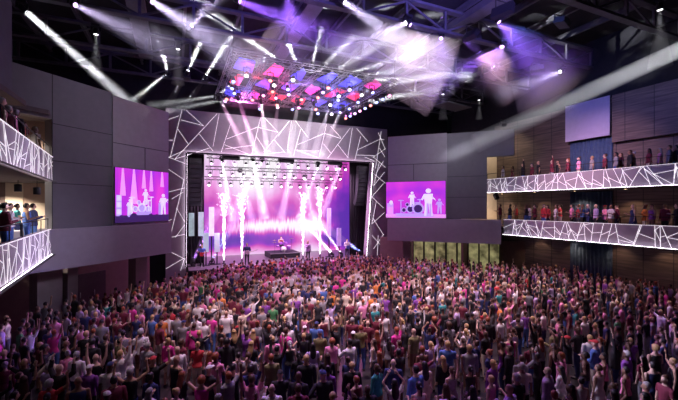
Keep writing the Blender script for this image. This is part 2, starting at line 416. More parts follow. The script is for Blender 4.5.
ch = MB(); ch.box((XL1,YP-.19,ZI-.06),(XR0,YP-.155,ZI+.03)); ch.bar((.72,YP-.17,1.3),(XL1-.06,YP-.17,ZI),.12,.035,up=(0,1,0)); ch.bar((17.34,YP-.17,1.3),(XR0+.06,YP-.17,ZI),.12,.035,up=(0,1,0)); ch.box((XL1,YP-.19,ZI-.075),(XR0,YP,ZI-.06)); rel(ch, PO).build('light_channel', M_BLACK, pro)
rel(e, PO).build('edge_light', mat('edge_glow', (1,.85,1), .5, emit=13, ecol=(1,.82,1), var=0), pro, label='pink white light bar along the stage opening')
Z3 = lambda l: [(150+a/4.843, 90+b_/4.843, 150+c_/4.843, 90+d/4.843) for a,b_,c_,d in l]
Z4 = lambda l: [(280+a/4.843, 90+b_/4.843, 280+c_/4.843, 90+d/4.843) for a,b_,c_,d in l]
Z6 = lambda l: [(100+a/2.857, 150+b_/2.857, 100+c_/2.857, 150+d/2.857) for a,b_,c_,d in l]
Z5 = lambda l: [(370+a/2.22, 100+b_/2.22, 370+c_/2.22, 100+d/2.22) for a,b_,c_,d in l]
lines = Z3([(155,95,98,325),(175,95,260,175),(150,145,255,172),(90,143,140,125),(135,190,185,262),(325,115,120,335),(238,213,305,295),(90,243,113,243),(120,335,290,280),(90,325,178,360),
 (335,115,305,275),(390,165,345,300),(370,238,520,180),(520,180,620,205),(535,135,493,310),(360,265,475,310),(365,285,500,268),(555,135,620,205),(675,150,550,300),(515,225,557,290),(600,240,655,305),(550,310,650,300)])
lines += Z4([(45,150,-10,225),(55,150,35,290),(75,150,135,230),(100,190,65,320),(85,265,215,210),(215,210,295,235),(225,165,190,325),(80,295,190,295),(80,290,185,328),(245,175,295,232),(340,183,230,330),
 (210,260,245,305),(280,265,330,330),(350,183,328,325),(390,225,362,338),(370,185,425,250),(375,290,490,235),(370,315,460,318),(410,325,460,345),(490,200,462,380),(490,240,505,240),(480,280,508,325),(500,345,470,395)])
lines += Z6([(195,22,243,0),(196,55,240,85),(240,85,200,250),(196,120,243,108),(218,165,245,210),(190,205,205,198),(200,250,245,240),(245,210,215,250),(190,285,243,312),(243,305,230,350),(172,340,238,310),(238,120,205,140)])
lines += Z5([(18,72,34,110),(34,108,6,128),(6,125,34,150),(20,140,8,190),(8,190,32,160),(10,165,34,185),(30,185,4,215),(4,215,30,240),(14,225,4,275),(4,275,32,250),(6,262,30,300),(30,298,8,330),(4,300,30,330),(18,300,16,345)])
st = MB()
for x0, yy0, x1, yy1 in lines:
    p, q = hity(x0, yy0, YP), hity(x1, yy1, YP)
    for a in (p, q): a.x = max(XL0+.03, min(19.66, a.x)); a.z = max(1.0, min(ZO-.03, a.z))
    if (p-q).length > .1: st.bar((p.x,YP-.02,p.z),(q.x,YP-.02,q.z),.022,.02,up=(0,1,0))
rel(st, PO).build('light_strip', M_LED, pro, label='white zigzag light lines')

M_STAGE = mat('stage_deck', (.10,.085,.10), .3, var=.15)
sp = thing('stage_platform', 'raised dark concert stage inside the glowing frame', 'stage', (9.5, 37, 0))
rel(MB().slab([(.95,31.5),(17.1,31.5),(17.1,32.95),(18.9,32.95),(18.9,42.5),(.95,42.5)],.95,1.05), sp.location).build('deck', M_STAGE, sp)
rel(MB().slab([(1.0,31.6),(17.05,31.6),(17.05,33.0),(18.8,33.0),(18.8,42.4),(1.0,42.4)],0,.94), sp.location).build('front_skirt', M_BLACK, sp)
SZ = 1.055
def video_mat(name, strength):
    m = bpy.data.materials.new(name); m.use_nodes = True; nt = m.node_tree; b = nt.nodes['Principled BSDF']; L = nt.links
    tc = nt.nodes.new('ShaderNodeTexCoord'); sx = nt.nodes.new('ShaderNodeSeparateXYZ'); L.new(tc.outputs['Object'], sx.inputs[0])
    def M(op, a, b_=None, c_=None):
        n = nt.nodes.new('ShaderNodeMath'); n.operation = op
        for i, q in enumerate((a, b_, c_)):
            if q is None: continue
            if isinstance(q, (int, float)): n.inputs[i].default_value = q
            else: L.new(q, n.inputs[i])
        return n.outputs[0]
    def N(scale, vec, det=3):
        n = nt.nodes.new('ShaderNodeTexNoise'); n.inputs['Scale'].default_value = scale; n.inputs['Detail'].default_value = det
        L.new(vec, n.inputs['Vector']); return n.outputs['Fac']
    def MP(sc):
        n = nt.nodes.new('ShaderNodeMapping'); n.inputs['Scale'].default_value = sc; L.new(tc.outputs['Object'], n.inputs['Vector']); return n.outputs[0]
    x, z = sx.outputs['X'], sx.outputs['Z']
    cloud = N(.28, tc.outputs['Object'], 5)
    streak = N(1.0, MP((.9,1,.12)), 2)
    spik = N(1.0, MP((5,1,.25)), 4)
    arc = M('MULTIPLY', M('MULTIPLY', M('SUBTRACT', x, 8.3), M('SUBTRACT', x, 8.3)), .012)
    dz = M('SUBTRACT', M('ADD', z, arc), M('ADD', 3.05, M('MULTIPLY', M('SUBTRACT', spik, .5), 1.6)))
    band = M('POWER', 2.718, M('MULTIPLY', M('MULTIPLY', dz, dz), -3.2))
    up = M('MULTIPLY', M('MULTIPLY_ADD', z, .11, -.45), M('MULTIPLY_ADD', streak, 1.3, .0))
    gx = M('SUBTRACT', x, 11.5); gz = M('SUBTRACT', z, 2.0); glow = M('POWER', 2.718, M('MULTIPLY', M('ADD', M('MULTIPLY', gx, gx), M('MULTIPLY', gz, gz)), -.22))
    hx = M('SUBTRACT', x, 5.2); hz = M('SUBTRACT', z, 7.4); glow2 = M('POWER', 2.718, M('MULTIPLY', M('ADD', M('MULTIPLY', hx, hx), M('MULTIPLY', hz, hz)), -.16))
    ex = M('SUBTRACT', x, 8.4); env = M('POWER', 2.718, M('MULTIPLY', M('MULTIPLY', M('MULTIPLY', ex, ex), M('MULTIPLY', ex, ex)), -.0012))
    up = M('MAXIMUM', up, 0)
    low = M('MAXIMUM', M('MULTIPLY_ADD', z, -.9, 1.0), 0)
    fac = M('ADD', M('ADD', M('MULTIPLY', glow, .45), M('MULTIPLY', glow2, .4)), M('ADD', M('ADD', M('MULTIPLY', cloud, .72), M('MULTIPLY', M('MULTIPLY', band, env), .75)), M('ADD', up, M('MULTIPLY', low, .35))))
    rg = M('MULTIPLY', M('MINIMUM', M('MAXIMUM', M('MULTIPLY_ADD', x, .22, -2.75), 0), 1), .42); lz = M('SUBTRACT', z, 1.5); pd = M('MULTIPLY', M('POWER', 2.718, M('MULTIPLY', M('MULTIPLY', lz, lz), -1.4)), .26)
    fac = M('SUBTRACT', fac, M('ADD', rg, pd))
    r = nt.nodes.new('ShaderNodeValToRGB'); e = r.color_ramp.elements
    e[0].position = .12; e[0].color = (.10,.02,.42,1); e[1].position = .99; e[1].color = (1,.93,1,1)
    for p, c_ in ((.30,(.30,.03,.55,1)),(.42,(.62,.06,.50,1)),(.56,(.80,.22,.66,1)),(.75,(.88,.55,.90,1))):
        q = e.new(p); q.color = c_
    L.new(fac, r.inputs['Fac']); L.new(r.outputs[0], b.inputs['Emission Color']); b.inputs['Emission Strength'].default_value = strength
    b.inputs['Base Color'].default_value = (.02,.02,.02,1)
    return m
vw = thing('video_wall', 'huge pink and violet video wall at the back of the stage', 'video wall', (2.3, 39.5, SZ))
rel(MB().box((2.3,39.5,SZ),(19.4,39.6,12.3)), vw.location).build('picture', video_mat('stage_picture', .95), vw)
rel(MB().box((2.2,39.61,SZ),(19.5,39.8,12.4)), vw.location).build('cabinet_frame', M_BLACK, vw)
# black legs at the sides and header
for x0, x1, yy, lab in ((-.6,2.35,35.2,'black stage side curtain by the left speaker column'),(16.5,19.5,34.4,'black stage side curtain by the right speaker column')):
    b_ = MB(); n = 40; vs = []
    for i in range(n+1):
        x = x0+(x1-x0)*i/n; y = yy+.06*math.sin(i*1.7); vs += [(x,y,SZ),(x,y,10.9),(x,y+.02,SZ),(x,y+.02,10.9)]
    fs = []
    for i in range(n): a = 4*i; c_ = a+4; fs += [(a,c_,c_+1,a+1),(a+2,a+3,c_+3,c_+2),(a+1,c_+1,c_+3,a+3),(a,a+2,c_+2,c_)]
    b_.add(vs, fs, 0, True); root = thing('stage_curtain', lab, 'curtain', (x0, yy, SZ))
    rel(b_, root.location).build('curtain_cloth', mat('black_velour', (.012,.01,.014), .95, var=.1), root)
    rel(MB().tube((x0,yy,10.95),(x1,yy,10.95),.03), root.location).build('curtain_rail', M_BLACK, root)
# line arrays
M_SPK = mat('speaker_black', (.02,.02,.024), .6, var=.1); M_GRL = mat('speaker_grille', (.045,.045,.055), .5, .4, var=.3, scale=40)
def line_array(x, y, ztop, n, lab, turn):
    root = thing('hanging_speaker_array', lab, 'speaker', (x, y, ztop)); root.rotation_euler = (0,0,turn)
    MB().box((-.5,-.25,.02),(.5,.25,.1)).build('flying_frame', M_BLACK, root)
    r = MB(); r.tube((-.3,0,.1),(-.3,0,1.2),.015); r.tube((.3,0,.1),(.3,0,1.2),.015); r.build('chain', M_BLACK, root)
    z = 0; yb = 0; ang = 0
    for k in range(n):
        ang += math.radians(.5+k*.55); h = .40
        cab = MB().box((-.52,-.28,-.385),(.52,.28,0)).build('cabinet', M_SPK, root); cab.location = (0, yb, z); cab.rotation_euler = (ang, 0, 0)
        g = MB(); g.box((-.48,-.3,-.36),(.48,-.285,-.03)); g.build('grille', M_GRL, cab)
        z -= h*math.cos(ang); yb += -h*math.sin(ang)*-1
    return root
line_array(1.55, 33.9, 10.2, 10, 'black hanging speaker column at the left stage edge', 0)
line_array(17.45, 33.4, 10.2, 10, 'black curved hanging speaker column at the right stage edge', 0)
# light rows
M_LAMP = mat('stage_lamp_glow', (1,.8,1), .4, emit=6, ecol=(1,.70,1), var=0, sample=False)
M_BODY = mat('lamp_housing', (.03,.03,.035), .45, .4, var=0)
def truss_mesh(mb, p0, p1, wd=.3, r=.022, step=.6):
    p0, p1 = V(p0), V(p1); d = (p1-p0); L = d.length; d.normalize(); u = V((0,0,1)); a = d.cross(u).normalized()*wd/2; b_ = V((0,0,wd/2))
    cs = [a+b_, a-b_, -a-b_, -a+b_]
    for c_ in cs: mb.tube(p0+c_, p1+c_, r, n=5)
    n = max(1, int(L/step))
    for i in range(n):
        q0 = p0+d*L*i/n; q1 = p0+d*L*(i+1)/n
        for j in range(4):
            c0, c1 = cs[j], cs[(j+1)%4]
            mb.tube(q0+(c0 if i%2 else c1), q1+(c1 if i%2 else c0), r*.55, n=4)
lamp_proto = {}
def spot_lamp(kind, lens_mat, loc, aim, label, group=None, size=1.0, name='par_spotlight'):
    """can-shaped lamp in a yoke; lens faces the aim point"""
    if kind not in lamp_proto:
        a = MB(); a.lathe((0,0,.16),(0,0,-1),[(0,.05),(.02,.085),(.28,.11),(.30,.125),(.33,.125),(.33,.10),(.30,.10)]); ma = a.mesh('lamp_body')
        l = MB(); l.lathe((0,0,-.150),(0,0,-1),[(0,.10),(.012,.098),(.02,.0)]); ml = l.mesh('lens')
        y = MB(); y.bar((-.15,0,0),(-.15,0,.30),.02,.03); y.bar((.15,0,0),(.15,0,.30),.02,.03); y.bar((-.16,0,.30),(.16,0,.30),.02,.03); y.tube((0,0,.3),(0,0,.38),.02); my = y.mesh('yoke')
        ma.materials.append(M_BODY); ml.materials.append(M_BODY); my.materials.append(M_BODY)
        lamp_proto[kind] = (ma, ml, my)
    ma, ml, my = lamp_proto[kind]
    root = thing(name, label, 'stage light', loc, 0, group); root.scale = (size,)*3
    q = (V(aim)-V(loc)).to_track_quat('-Z','Y').to_euler()
    o1 = bpy.data.objects.new('lamp_body', ma); o2 = bpy.data.objects.new('lens', ml); o3 = bpy.data.objects.new('yoke', my)
    for o in (o1, o2, o3): COL.objects.link(o); o.parent = root
    o1.rotation_euler = q; o2.rotation_euler = q
    o2.material_slots[0].link = 'OBJECT'; o2.material_slots[0].material = lens_mat
    return root
rows = [(34.3,10.05,'highest'),(35.6,9.15,'middle'),(36.9,8.3,'lowest')]
for k, (y, z, nm) in enumerate(rows):
    t = thing('hanging_truss', '%s of the three lighting bars above the stage' % nm, 'truss', (9.5,y,z+.45))
    m = MB(); truss_mesh(m, (2.5,y,z+.55),(16.2,y,z+.55)); rel(m, t.location).build('truss_frame', M_BLACK, t)
    m = MB(); [m.tube((x,y,z+.7),(x,y,17.3 if False else 12.5),.012,n=4) for x in (3,9.5,16)]; rel(m, t.location).build('chain', M_BLACK, t)
    n = 14
    for i in range(n):
        x = 2.9+i*(15.9-2.9)/(n-1)
        spot_lamp('par', M_LAMP, (x,y-.05,z), (x+R.uniform(-.6,.6), y-2.5, z-2.2), 'glowing pink white lamp, %s from the left on the %s stage bar' % (ORD[i], nm), 'lamps on the stage bars', 1.25, 'stage_spotlight')
# LED columns on stage
for i, (px, yt, yb, col_, lab) in enumerate(((191.5,213,236,(.35,.55,.5),'pale green light column nearest the left speakers'),(201,212,236,(.55,.75,.75),'pale teal light column left of the tall lilac one'),(211.5,207,236,(.75,.7,.9),'tallest lilac light column at stage left'),
     (206,233,252,(.6,.85,.95),'short pale blue light column left of the first spark fountain'),(217,233,252,(.65,.75,.9),'short lilac light column touching the first spark fountain'),
     (329,208,236,(.55,.4,.95),'tall violet light column right of the sparks'),(339,228,246,(.6,.4,.95),'short violet light column near the right speaker column'))):
    yy = 33.6 + (i%3)*.4
    p, q = hity(px, yt, yy), hity(px, yb, yy)
    root = thing('led_column', lab, 'light column', (p.x, yy, SZ))
    zt, zb = p.z-SZ, q.z-SZ
    MB().box((-.22,-.05,zb),(.22,.05,zt)).build('light_panel', mat('column_glow_%d' % i, col_, .5, emit=.33, var=.25, scale=2), root)
    MB().box((-.05,-.03,.05),(.05,.03,zb-.005)).build('pole', M_BLACK, root); MB().box((-.3,-.25,0),(.3,.25,.045)).build('base', M_BLACK, root)
# spark fountains
M_SPARK = mat('white_hot_spark', (1,.9,.95), .5, emit=5.5, ecol=(1,.88,1), var=0, sample=False)
for i, (px, yt, lab) in enumerate(((224,193,'white spark fountain nearest the left light columns'),(242,193,'white spark fountain left of the drummer'),(303,193,'white spark fountain right of the drummer'),(320,188,'tallest white spark fountain, right end of the row'))):
    yy = 34.0; p, q = hity(px, 252, yy), hity(px, yt, yy)
    root = thing('spark_fountain', lab, 'pyrotechnic', (p.x, yy, SZ)); h = q.z-SZ
    MB().lathe((0,0,0),(0,0,1),[(0,.16),(.05,.16),(.06,.09),(.28,.08),(.3,.06)]).build('nozzle', M_BLACK, root)
    s = MB()
    for k in range(420):
        t = R.random()**.75; z = .35+t*(h-.35); rr = .045+.11*t+(.65*max(0, t-.6) if t > .6 else 0)
        x, y = R.gauss(0, rr*.55), R.gauss(0, rr*.55); L = R.uniform(.06,.2)*(1.2-t*.6); ww = R.uniform(.008,.022)*(1.3-t*.6)
        dx, dy = x*.35, y*.35
        s.add([(x-ww,y,z),(x,y-ww,z),(x+ww,y,z),(x,y+ww,z),(x+dx,y+dy,z+L),(x,y,z-L*.4)], [(0,1,4),(1,2,4),(2,3,4),(3,0,4),(1,0,5),(2,1,5),(3,2,5),(0,3,5)])
    s.build('sparks', M_SPARK, root, kind='stuff')
    light('POINT', 'spark_glow', (0,-.2,h*.45), (1,.75,1), 60, root, shadow_soft_size=.5)

# --- video screens beside the stage ---
def grad_mat(name, c0, c1, c2, s, strength):
    m = bpy.data.materials.new(name); m.use_nodes = True; nt = m.node_tree; b = nt.nodes['Principled BSDF']; L = nt.links
    tc = nt.nodes.new('ShaderNodeTexCoord'); mp = nt.nodes.new('ShaderNodeMapping'); mp.inputs['Scale'].default_value = s
    L.new(tc.outputs['Object'], mp.inputs['Vector'])
    n = nt.nodes.new('ShaderNodeTexNoise'); n.inputs['Scale'].default_value = 1; n.inputs['Detail'].default_value = 1.5; L.new(mp.outputs[0], n.inputs['Vector'])
    r = nt.nodes.new('ShaderNodeValToRGB'); e = r.color_ramp.elements; e[0].position = .33; e[0].color = (*c0,1); e[1].position = .68; e[1].color = (*c2,1); q = e.new(.52); q.color = (*c1,1)
    L.new(n.outputs['Fac'], r.inputs['Fac']); L.new(r.outputs[0], b.inputs['Emission Color']); b.inputs['Emission Strength'].default_value = strength
    b.inputs['Base Color'].default_value = (.02,.02,.02,1); return m
class Flat:
    def __init__(s, w_, h): s.mb = MB(); s.w, s.h = w_, h; s.k = 0
    def poly(s, pts, mi):
        s.k += 1; y = -.055-.0006*s.k
        s.mb.add([(x*s.w, y, z*s.h) for x, z in pts], [tuple(range(len(pts)))], mi)
    def rect(s, x0, z0, x1, z1, mi): s.poly([(x0,z0),(x1,z0),(x1,z1),(x0,z1)], mi)
    def disc(s, x, z, rx, rz, mi, n=14): s.poly([(x+rx*math.cos(2*PI*i/n), z+rz*math.sin(2*PI*i/n)) for i in range(n)], mi)
    def fig(s, x, z, h, mi, arm=0):
        w_ = h*.62*s.h/s.w
        s.disc(x, z+h*.91, w_*.16, h*.085, mi); s.poly([(x-w_*.26,z+h*.8),(x-w_*.2,z+h*.45),(x+w_*.2,z+h*.45),(x+w_*.26,z+h*.8)], mi)
        s.poly([(x-w_*.2,z+h*.46),(x-w_*.24,z),(x-w_*.08,z),(x-w_*.01,z+h*.46)], mi); s.poly([(x+w_*.2,z+h*.46),(x+w_*.24,z),(x+w_*.08,z),(x+w_*.01,z+h*.46)], mi)
        s.poly([(x-w_*.25,z+h*.8),(x-w_*.42,z+h*.6),(x-w_*.34,z+h*.56),(x-w_*.16,z+h*.72)], mi)
        s.poly([(x+w_*.25,z+h*.8),(x+w_*.38,z+h*.62),(x+w_*.1,z+h*.78),(x+w_*.06,z+h*.72),(x+w_*.44,z+h*.54)], mi)
    def kit(s, x, z, h, mi, mj):
        w_ = h*s.h/s.w
        for dx, dz, r in ((0,.28,.27),(-.42,.22,.17),(.42,.22,.19),(-.2,.58,.13),(.2,.58,.13)): s.disc(x+dx*w_, z+dz*h, r*w_, r*h, mi); s.disc(x+dx*w_, z+dz*h, r*w_*.7, r*h*.7, mj)
        for dx, dz in ((-.62,.85),(.62,.9),(.45,.7)): s.disc(x+dx*w_, z+dz*h, .2*w_, .035*h, mi); s.rect(x+dx*w_-.008, z, x+dx*w_+.008, z+dz*h, mi)
M_PW = mat('picture_pale', (.85,.8,1), .5, emit=.85, ecol=(.80,.72,1), var=0); M_PL = mat('picture_lilac', (.6,.5,1), .5, emit=.75, ecol=(.52,.35,1), var=0)
M_PD = mat('picture_dark', (.05,.02,.15), .5, emit=.12, ecol=(.3,.1,.8), var=0); M_PB = mat('picture_beam', (1,.6,1), .5, emit=.8, ecol=(.88,.30,.95), var=0)
def screen(A, D, N, px0, px1, z0, z1, off, label, bg, left):
    a, b_ = along(px0, A, D)+N*off, along(px1, A, D)+N*off
    if not left: pass
    d = (b_-a); w_ = d.length; h = z1-z0; ang = math.atan2(d.y, d.x)
    root = thing('mounted_video_screen', label, 'screen', (a.x, a.y, z0), ang)
    MB().box((0,-.045,0),(w_,.0,h)).build('screen_case', M_BLACK, root)
    pm = MB(); pm.add([(.02,-.05,.02),(w_-.02,-.05,.02),(w_-.02,-.05,h-.02),(.02,-.05,h-.02)], [(0,1,2,3)]); pm.build('picture', bg, root)
    return root, Flat(w_, h), w_, h
bg1 = grad_mat('left_picture', (.36,.03,.85), (.62,.03,.80), (.85,.05,.78), (1.1,1,.35), .95)
root, f, w_, h = screen(LA, LD, LN, 112.5, 166.5, 5.3, 8.28, .12, 'magenta video screen beside the left balcony showing a band', bg1, True)
for x, sx_, ln in ((.13,.05,.5),(.32,.07,.65),(.5,.04,.35),(.64,.04,.4),(.86,.04,.3)):
    f.poly([(x-.015,.99),(x-sx_,.99-ln),(x+sx_,.99-ln),(x+.015,.99)], 3)
f.rect(0,.0,1,.13,2); f.rect(.02,.12,.11,.5,1); 
for z in (.15,.28,.4): f.rect(.03,z,.10,z+.09,0)
f.rect(.2,.1,.28,.36,1); f.fig(.25,.13,.3,0); f.kit(.46,.17,.34,0,1); f.fig(.53,.33,.3,0); f.rect(.36,.13,.62,.2,1)
f.rect(.78,.13,.86,.36,1); f.fig(.88,.13,.42,0); f.poly([(.82,.33),(.98,.42),(.98,.45),(.82,.38)],0)
for x, r in ((.1,.05),(.31,.075),(.18,.04),(.62,.06),(.74,.05),(.9,.045)): f.disc(x, .08, r, r*1.2, 2)
f.mb.build('picture_figures', [M_PW,M_PL,M_PD,M_PB], root)
bg2 = grad_mat('right_picture', (.45,.03,.82), (.68,.04,.80), (.85,.06,.80), (.5,1,.7), .95)
# run from its left end to its right end as seen from the hall
a, b_ = along(386.5, RA, RD), along(446, RA, RD)
d = b_-a
root = thing('mounted_video_screen', 'magenta video screen right of the stage showing a singer', 'screen', (a.x+RN.x*.12, a.y+RN.y*.12, 5.2), math.atan2(d.y, d.x))
w_, h = d.length, 3.1; f = Flat(w_, h)
MB().box((0,-.045,0),(w_,0,h)).build('screen_case', M_BLACK, root)
pm = MB(); pm.add([(.02,-.05,.02),(w_-.02,-.05,.02),(w_-.02,-.05,h-.02),(.02,-.05,h-.02)], [(0,1,2,3)]); pm.build('picture', bg2, root)
f.rect(0,0,1,.1,3); f.rect(.17,.03,.8,.12,1); f.rect(.02,.1,.13,.4,1); f.disc(.09,.42,.03,.06,0); f.rect(.03,.12,.12,.3,3)
f.kit(.42,.12,.42,1,2); f.fig(.45,.3,.42,0); f.disc(.55,.25,.1,.16,1); f.disc(.55,.25,.07,.11,2); f.fig(.72,.06,.74,0); f.rect(.69,.06,.72,.4,1); f.rect(.74,.06,.77,.38,1); f.fig(.9,.12,.4,1)
f.mb.build('picture_figures', [M_PW,M_PL,M_PD,M_PB], root)
# ================= RIG, BEAMS AND LIGHT =================
BM, WM = .07, .16
TZ = 14.45; TX0, TX1, TY0, TY1 = 2.9, 13.3, 20.8, 29.0
rig = thing('hanging_lighting_grid', 'rectangular steel lighting grid hung in front of the stage', 'lighting grid', ((TX0+TX1)/2, (TY0+TY1)/2, TZ))
M_TR = mat('truss_aluminium', (.42,.42,.46), .4, .7, var=.1)
def gpart(nm, segs, m=M_TR, w_=.35):
    b = MB(); [truss_mesh(b, p, q, w_) for p, q in segs]; rel(b, rig.location).build(nm, m, rig)
gpart('outer_truss', [((TX0,TY0,TZ),(TX1,TY0,TZ))]); gpart('outer_truss', [((TX0,TY1,TZ),(TX1,TY1,TZ))])
gpart('outer_truss', [((TX0,TY0,TZ),(TX0,TY1,TZ))]); gpart('outer_truss', [((TX1,TY0,TZ),(TX1,TY1,TZ))])
gx = [TX0+(TX1-TX0)*k/6 for k in range(1,6)]
for x in gx: gpart('cross_truss', [((x,TY0,TZ),(x,TY1,TZ))], w_=.25)
for y in (23.5, 26.3): gpart('cross_truss', [((TX0,y,TZ),(TX1,y,TZ))], w_=.25)
b = MB()
cx_, cy_, rr = 8.4, 25.4, 2.3
for i in range(20):
    a0, a1 = 2*PI*i/20, 2*PI*(i+1)/20
    for dz in (-.12,.12): b.tube((cx_+rr*math.cos(a0),cy_+rr*math.sin(a0),TZ+dz),(cx_+rr*math.cos(a1),cy_+rr*math.sin(a1),TZ+dz),.025,n=5)
    b.tube((cx_+rr*math.cos(a0),cy_+rr*math.sin(a0),TZ-.12),(cx_+rr*math.cos(a1),cy_+rr*math.sin(a1),TZ+.12),.014,n=4)
rel(b, rig.location).build('ring_truss', M_TR, rig)
b = MB()
for x in (TX0, 8.1, TX1):
    for y in (TY0, TY1): b.tube((x,y,TZ+.2),(x,y,15.88),.015,n=5)
rel(b, rig.location).build('chain', M_BLACK, rig)
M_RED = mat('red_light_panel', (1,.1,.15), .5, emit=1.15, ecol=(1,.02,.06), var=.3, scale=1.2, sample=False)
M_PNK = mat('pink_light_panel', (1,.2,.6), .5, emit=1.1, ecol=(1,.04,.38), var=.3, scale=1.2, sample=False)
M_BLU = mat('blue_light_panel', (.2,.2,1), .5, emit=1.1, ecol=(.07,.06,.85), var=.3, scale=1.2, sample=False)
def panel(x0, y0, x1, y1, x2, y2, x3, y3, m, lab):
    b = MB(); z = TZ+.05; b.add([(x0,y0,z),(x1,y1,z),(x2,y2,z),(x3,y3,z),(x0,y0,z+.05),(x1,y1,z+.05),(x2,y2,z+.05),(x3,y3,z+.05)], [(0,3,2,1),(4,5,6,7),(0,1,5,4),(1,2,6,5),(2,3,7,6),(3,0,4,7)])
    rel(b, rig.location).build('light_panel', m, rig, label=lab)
xs_ = [TX0]+gx+[TX1]
rp = random.Random(4)
seq = 'BRBPBPBBRBPRBRBPRB'
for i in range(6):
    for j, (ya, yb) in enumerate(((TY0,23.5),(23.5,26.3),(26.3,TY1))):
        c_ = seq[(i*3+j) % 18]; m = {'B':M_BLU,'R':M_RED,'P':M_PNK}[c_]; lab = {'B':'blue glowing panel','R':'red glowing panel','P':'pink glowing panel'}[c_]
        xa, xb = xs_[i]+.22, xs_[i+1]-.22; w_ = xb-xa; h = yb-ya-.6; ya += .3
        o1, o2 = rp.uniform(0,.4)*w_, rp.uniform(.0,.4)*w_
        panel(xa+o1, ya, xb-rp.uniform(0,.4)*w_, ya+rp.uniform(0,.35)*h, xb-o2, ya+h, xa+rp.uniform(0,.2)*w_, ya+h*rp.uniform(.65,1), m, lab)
LM = {'white':mat('lens_white',(1,1,1),.3,emit=4,ecol=(1,.95,1),var=0,sample=False),'red':mat('lens_red',(1,.3,.3),.3,emit=2.4,ecol=(1,.30,.26),var=0,sample=False),
      'pink':mat('lens_pink',(1,.5,.8),.3,emit=2.4,ecol=(1,.42,.72),var=0,sample=False),'blue':mat('lens_blue',(.5,.5,1),.3,emit=2.6,ecol=(.36,.42,1),var=0,sample=False),'violet':mat('lens_violet',(.8,.6,1),.3,emit=2.6,ecol=(.75,.45,1),var=0,sample=False)}
bars = [(x, 'the %s lengthwise bar' % ORD[i]) for i, x in enumerate(xs_[:-1])]
for i, (x, nm) in enumerate(bars):
    n = 6
    for j in range(n):
        c_ = rp.choice(('red','pink','blue','blue','violet','white','red'))
        y = TY0+.9+(TY1-TY0-1.6)*j/(n-1) + rp.uniform(-.25,.25)
        spot_lamp('par', LM[c_], (x+rp.uniform(.2,1.4),y,TZ-.62+rp.uniform(0,.25)), (x+rp.uniform(-1.5,.5),y-3.5,TZ-5), '%s-lit can lamp, %s from the house end of %s' % (c_, ORD[j], nm), 'can lamps on the overhead grid', 1.25, 'par_spotlight')
for j in range(9):
    c_ = ('pink','blue','blue','red','blue','pink','violet','blue','red')[j]; y = TY0+.7+(TY1-TY0-1.2)*j/8
    spot_lamp('par', LM[c_], (TX1,y,TZ-.62), (TX1-1,y-3.5,TZ-5), '%s-lit can lamp, %s from the house end of the right grid edge' % (c_, ORD[j]), 'can lamps on the overhead grid', 1.25, 'par_spotlight')

gh = MB().box((TX0+.1,TY0+.1,TZ-.75),(TX1-.1,TY1-.1,TZ+.55)).build('haze_layer', haze_mat('grid_haze', (.95,.95,.95), .025)); tag(gh, 'thin coloured haze hanging inside the overhead lighting grid', 'haze', kind='stuff')  # haze box added so the lights inside the grid show halos
for k in range(22):
    gx_, gy_ = TX0+.9+(TX1-TX0-1.8)*((k*.618)%1), TY0+.8+(TY1-TY0-1.6)*((k+.5)/22); c_, pw = [((1,.06,.10),26),((.16,.16,1),40),((1,.10,.5),24),((.2,.2,1),40),((.45,.15,1),30)][k%5]
    light('POINT','grid_lamp',(gx_-rig.location.x,gy_-rig.location.y,-.35),c_,pw,rig,shadow_soft_size=.12)  # bare lights added to tint the trusses and haze
def moving_head(loc, aim, col, power, half, length, dens, label, hcol=None, r0=.11, name='moving_spotlight', up=True, lensm='white', group=None, spread=None, up_mount=False):
    """motorised lamp; its lit shaft of haze belongs to it"""
    loc, aim = V(loc), V(aim)
    root = thing(name, label, 'stage light', loc, 0, group)
    q = (aim-loc).to_track_quat('-Z','Y').to_euler()
    s = -1 if up_mount else 1
    b = MB().box((-.19,-.15,s*.28-.06),(.19,.15,s*.28+.06)); b.build('base', M_BODY, root)
    b = MB(); b.bar((-.19,0,s*.0),(-.19,0,s*.23),.035,.09); b.bar((.19,0,0),(.19,0,s*.23),.035,.09); b.bar((-.2,0,s*.22),(.2,0,s*.22),.09,.03); b.build('yoke', M_BODY, root)
    hd = MB().lathe((0,0,.17),(0,0,-1),[(0,.07),(.03,.12),(.2,.14),(.3,.125),(.36,.135),(.36,.115),(.33,.115)]).build('lamp_head', M_BODY, root); hd.rotation_euler = q
    ln = MB().lathe((0,0,-.165),(0,0,-1),[(0,.112),(.012,.108),(.02,.0)]).build('lens', LM[lensm], hd)
    r1 = r0 + length*math.tan(half)
    bm_ = MB(); n = 24; prof = [(0,r0),(length*.35,r0+(r1-r0)*.35),(length*.7,r0+(r1-r0)*.7),(length,r1)]
    bm_.lathe((0,0,-.2),(0,0,-1),prof,n=n)
    be = bm_.build('haze_beam', haze_mat('haze_%s_%.3f' % ('_'.join('%02d' % int(x*99) for x in (hcol or (.9,.9,.9))), dens), hcol or (.9,.9,.9), dens), hd, label='shaft of light in haze', kind='stuff')
    d = bpy.data.lights.new('lamp', 'AREA'); d.shape = 'DISK'; d.size = 2*r0; d.color = col; d.energy = power*BM; d.spread = 2*(spread or half)+math.radians(1.0)
    lo = bpy.data.objects.new('lamp', d); COL.objects.link(lo); lo.parent = hd; lo.location = (0,0,-.19)
    return root
W = (.93,.93,1.0); rad = math.radians
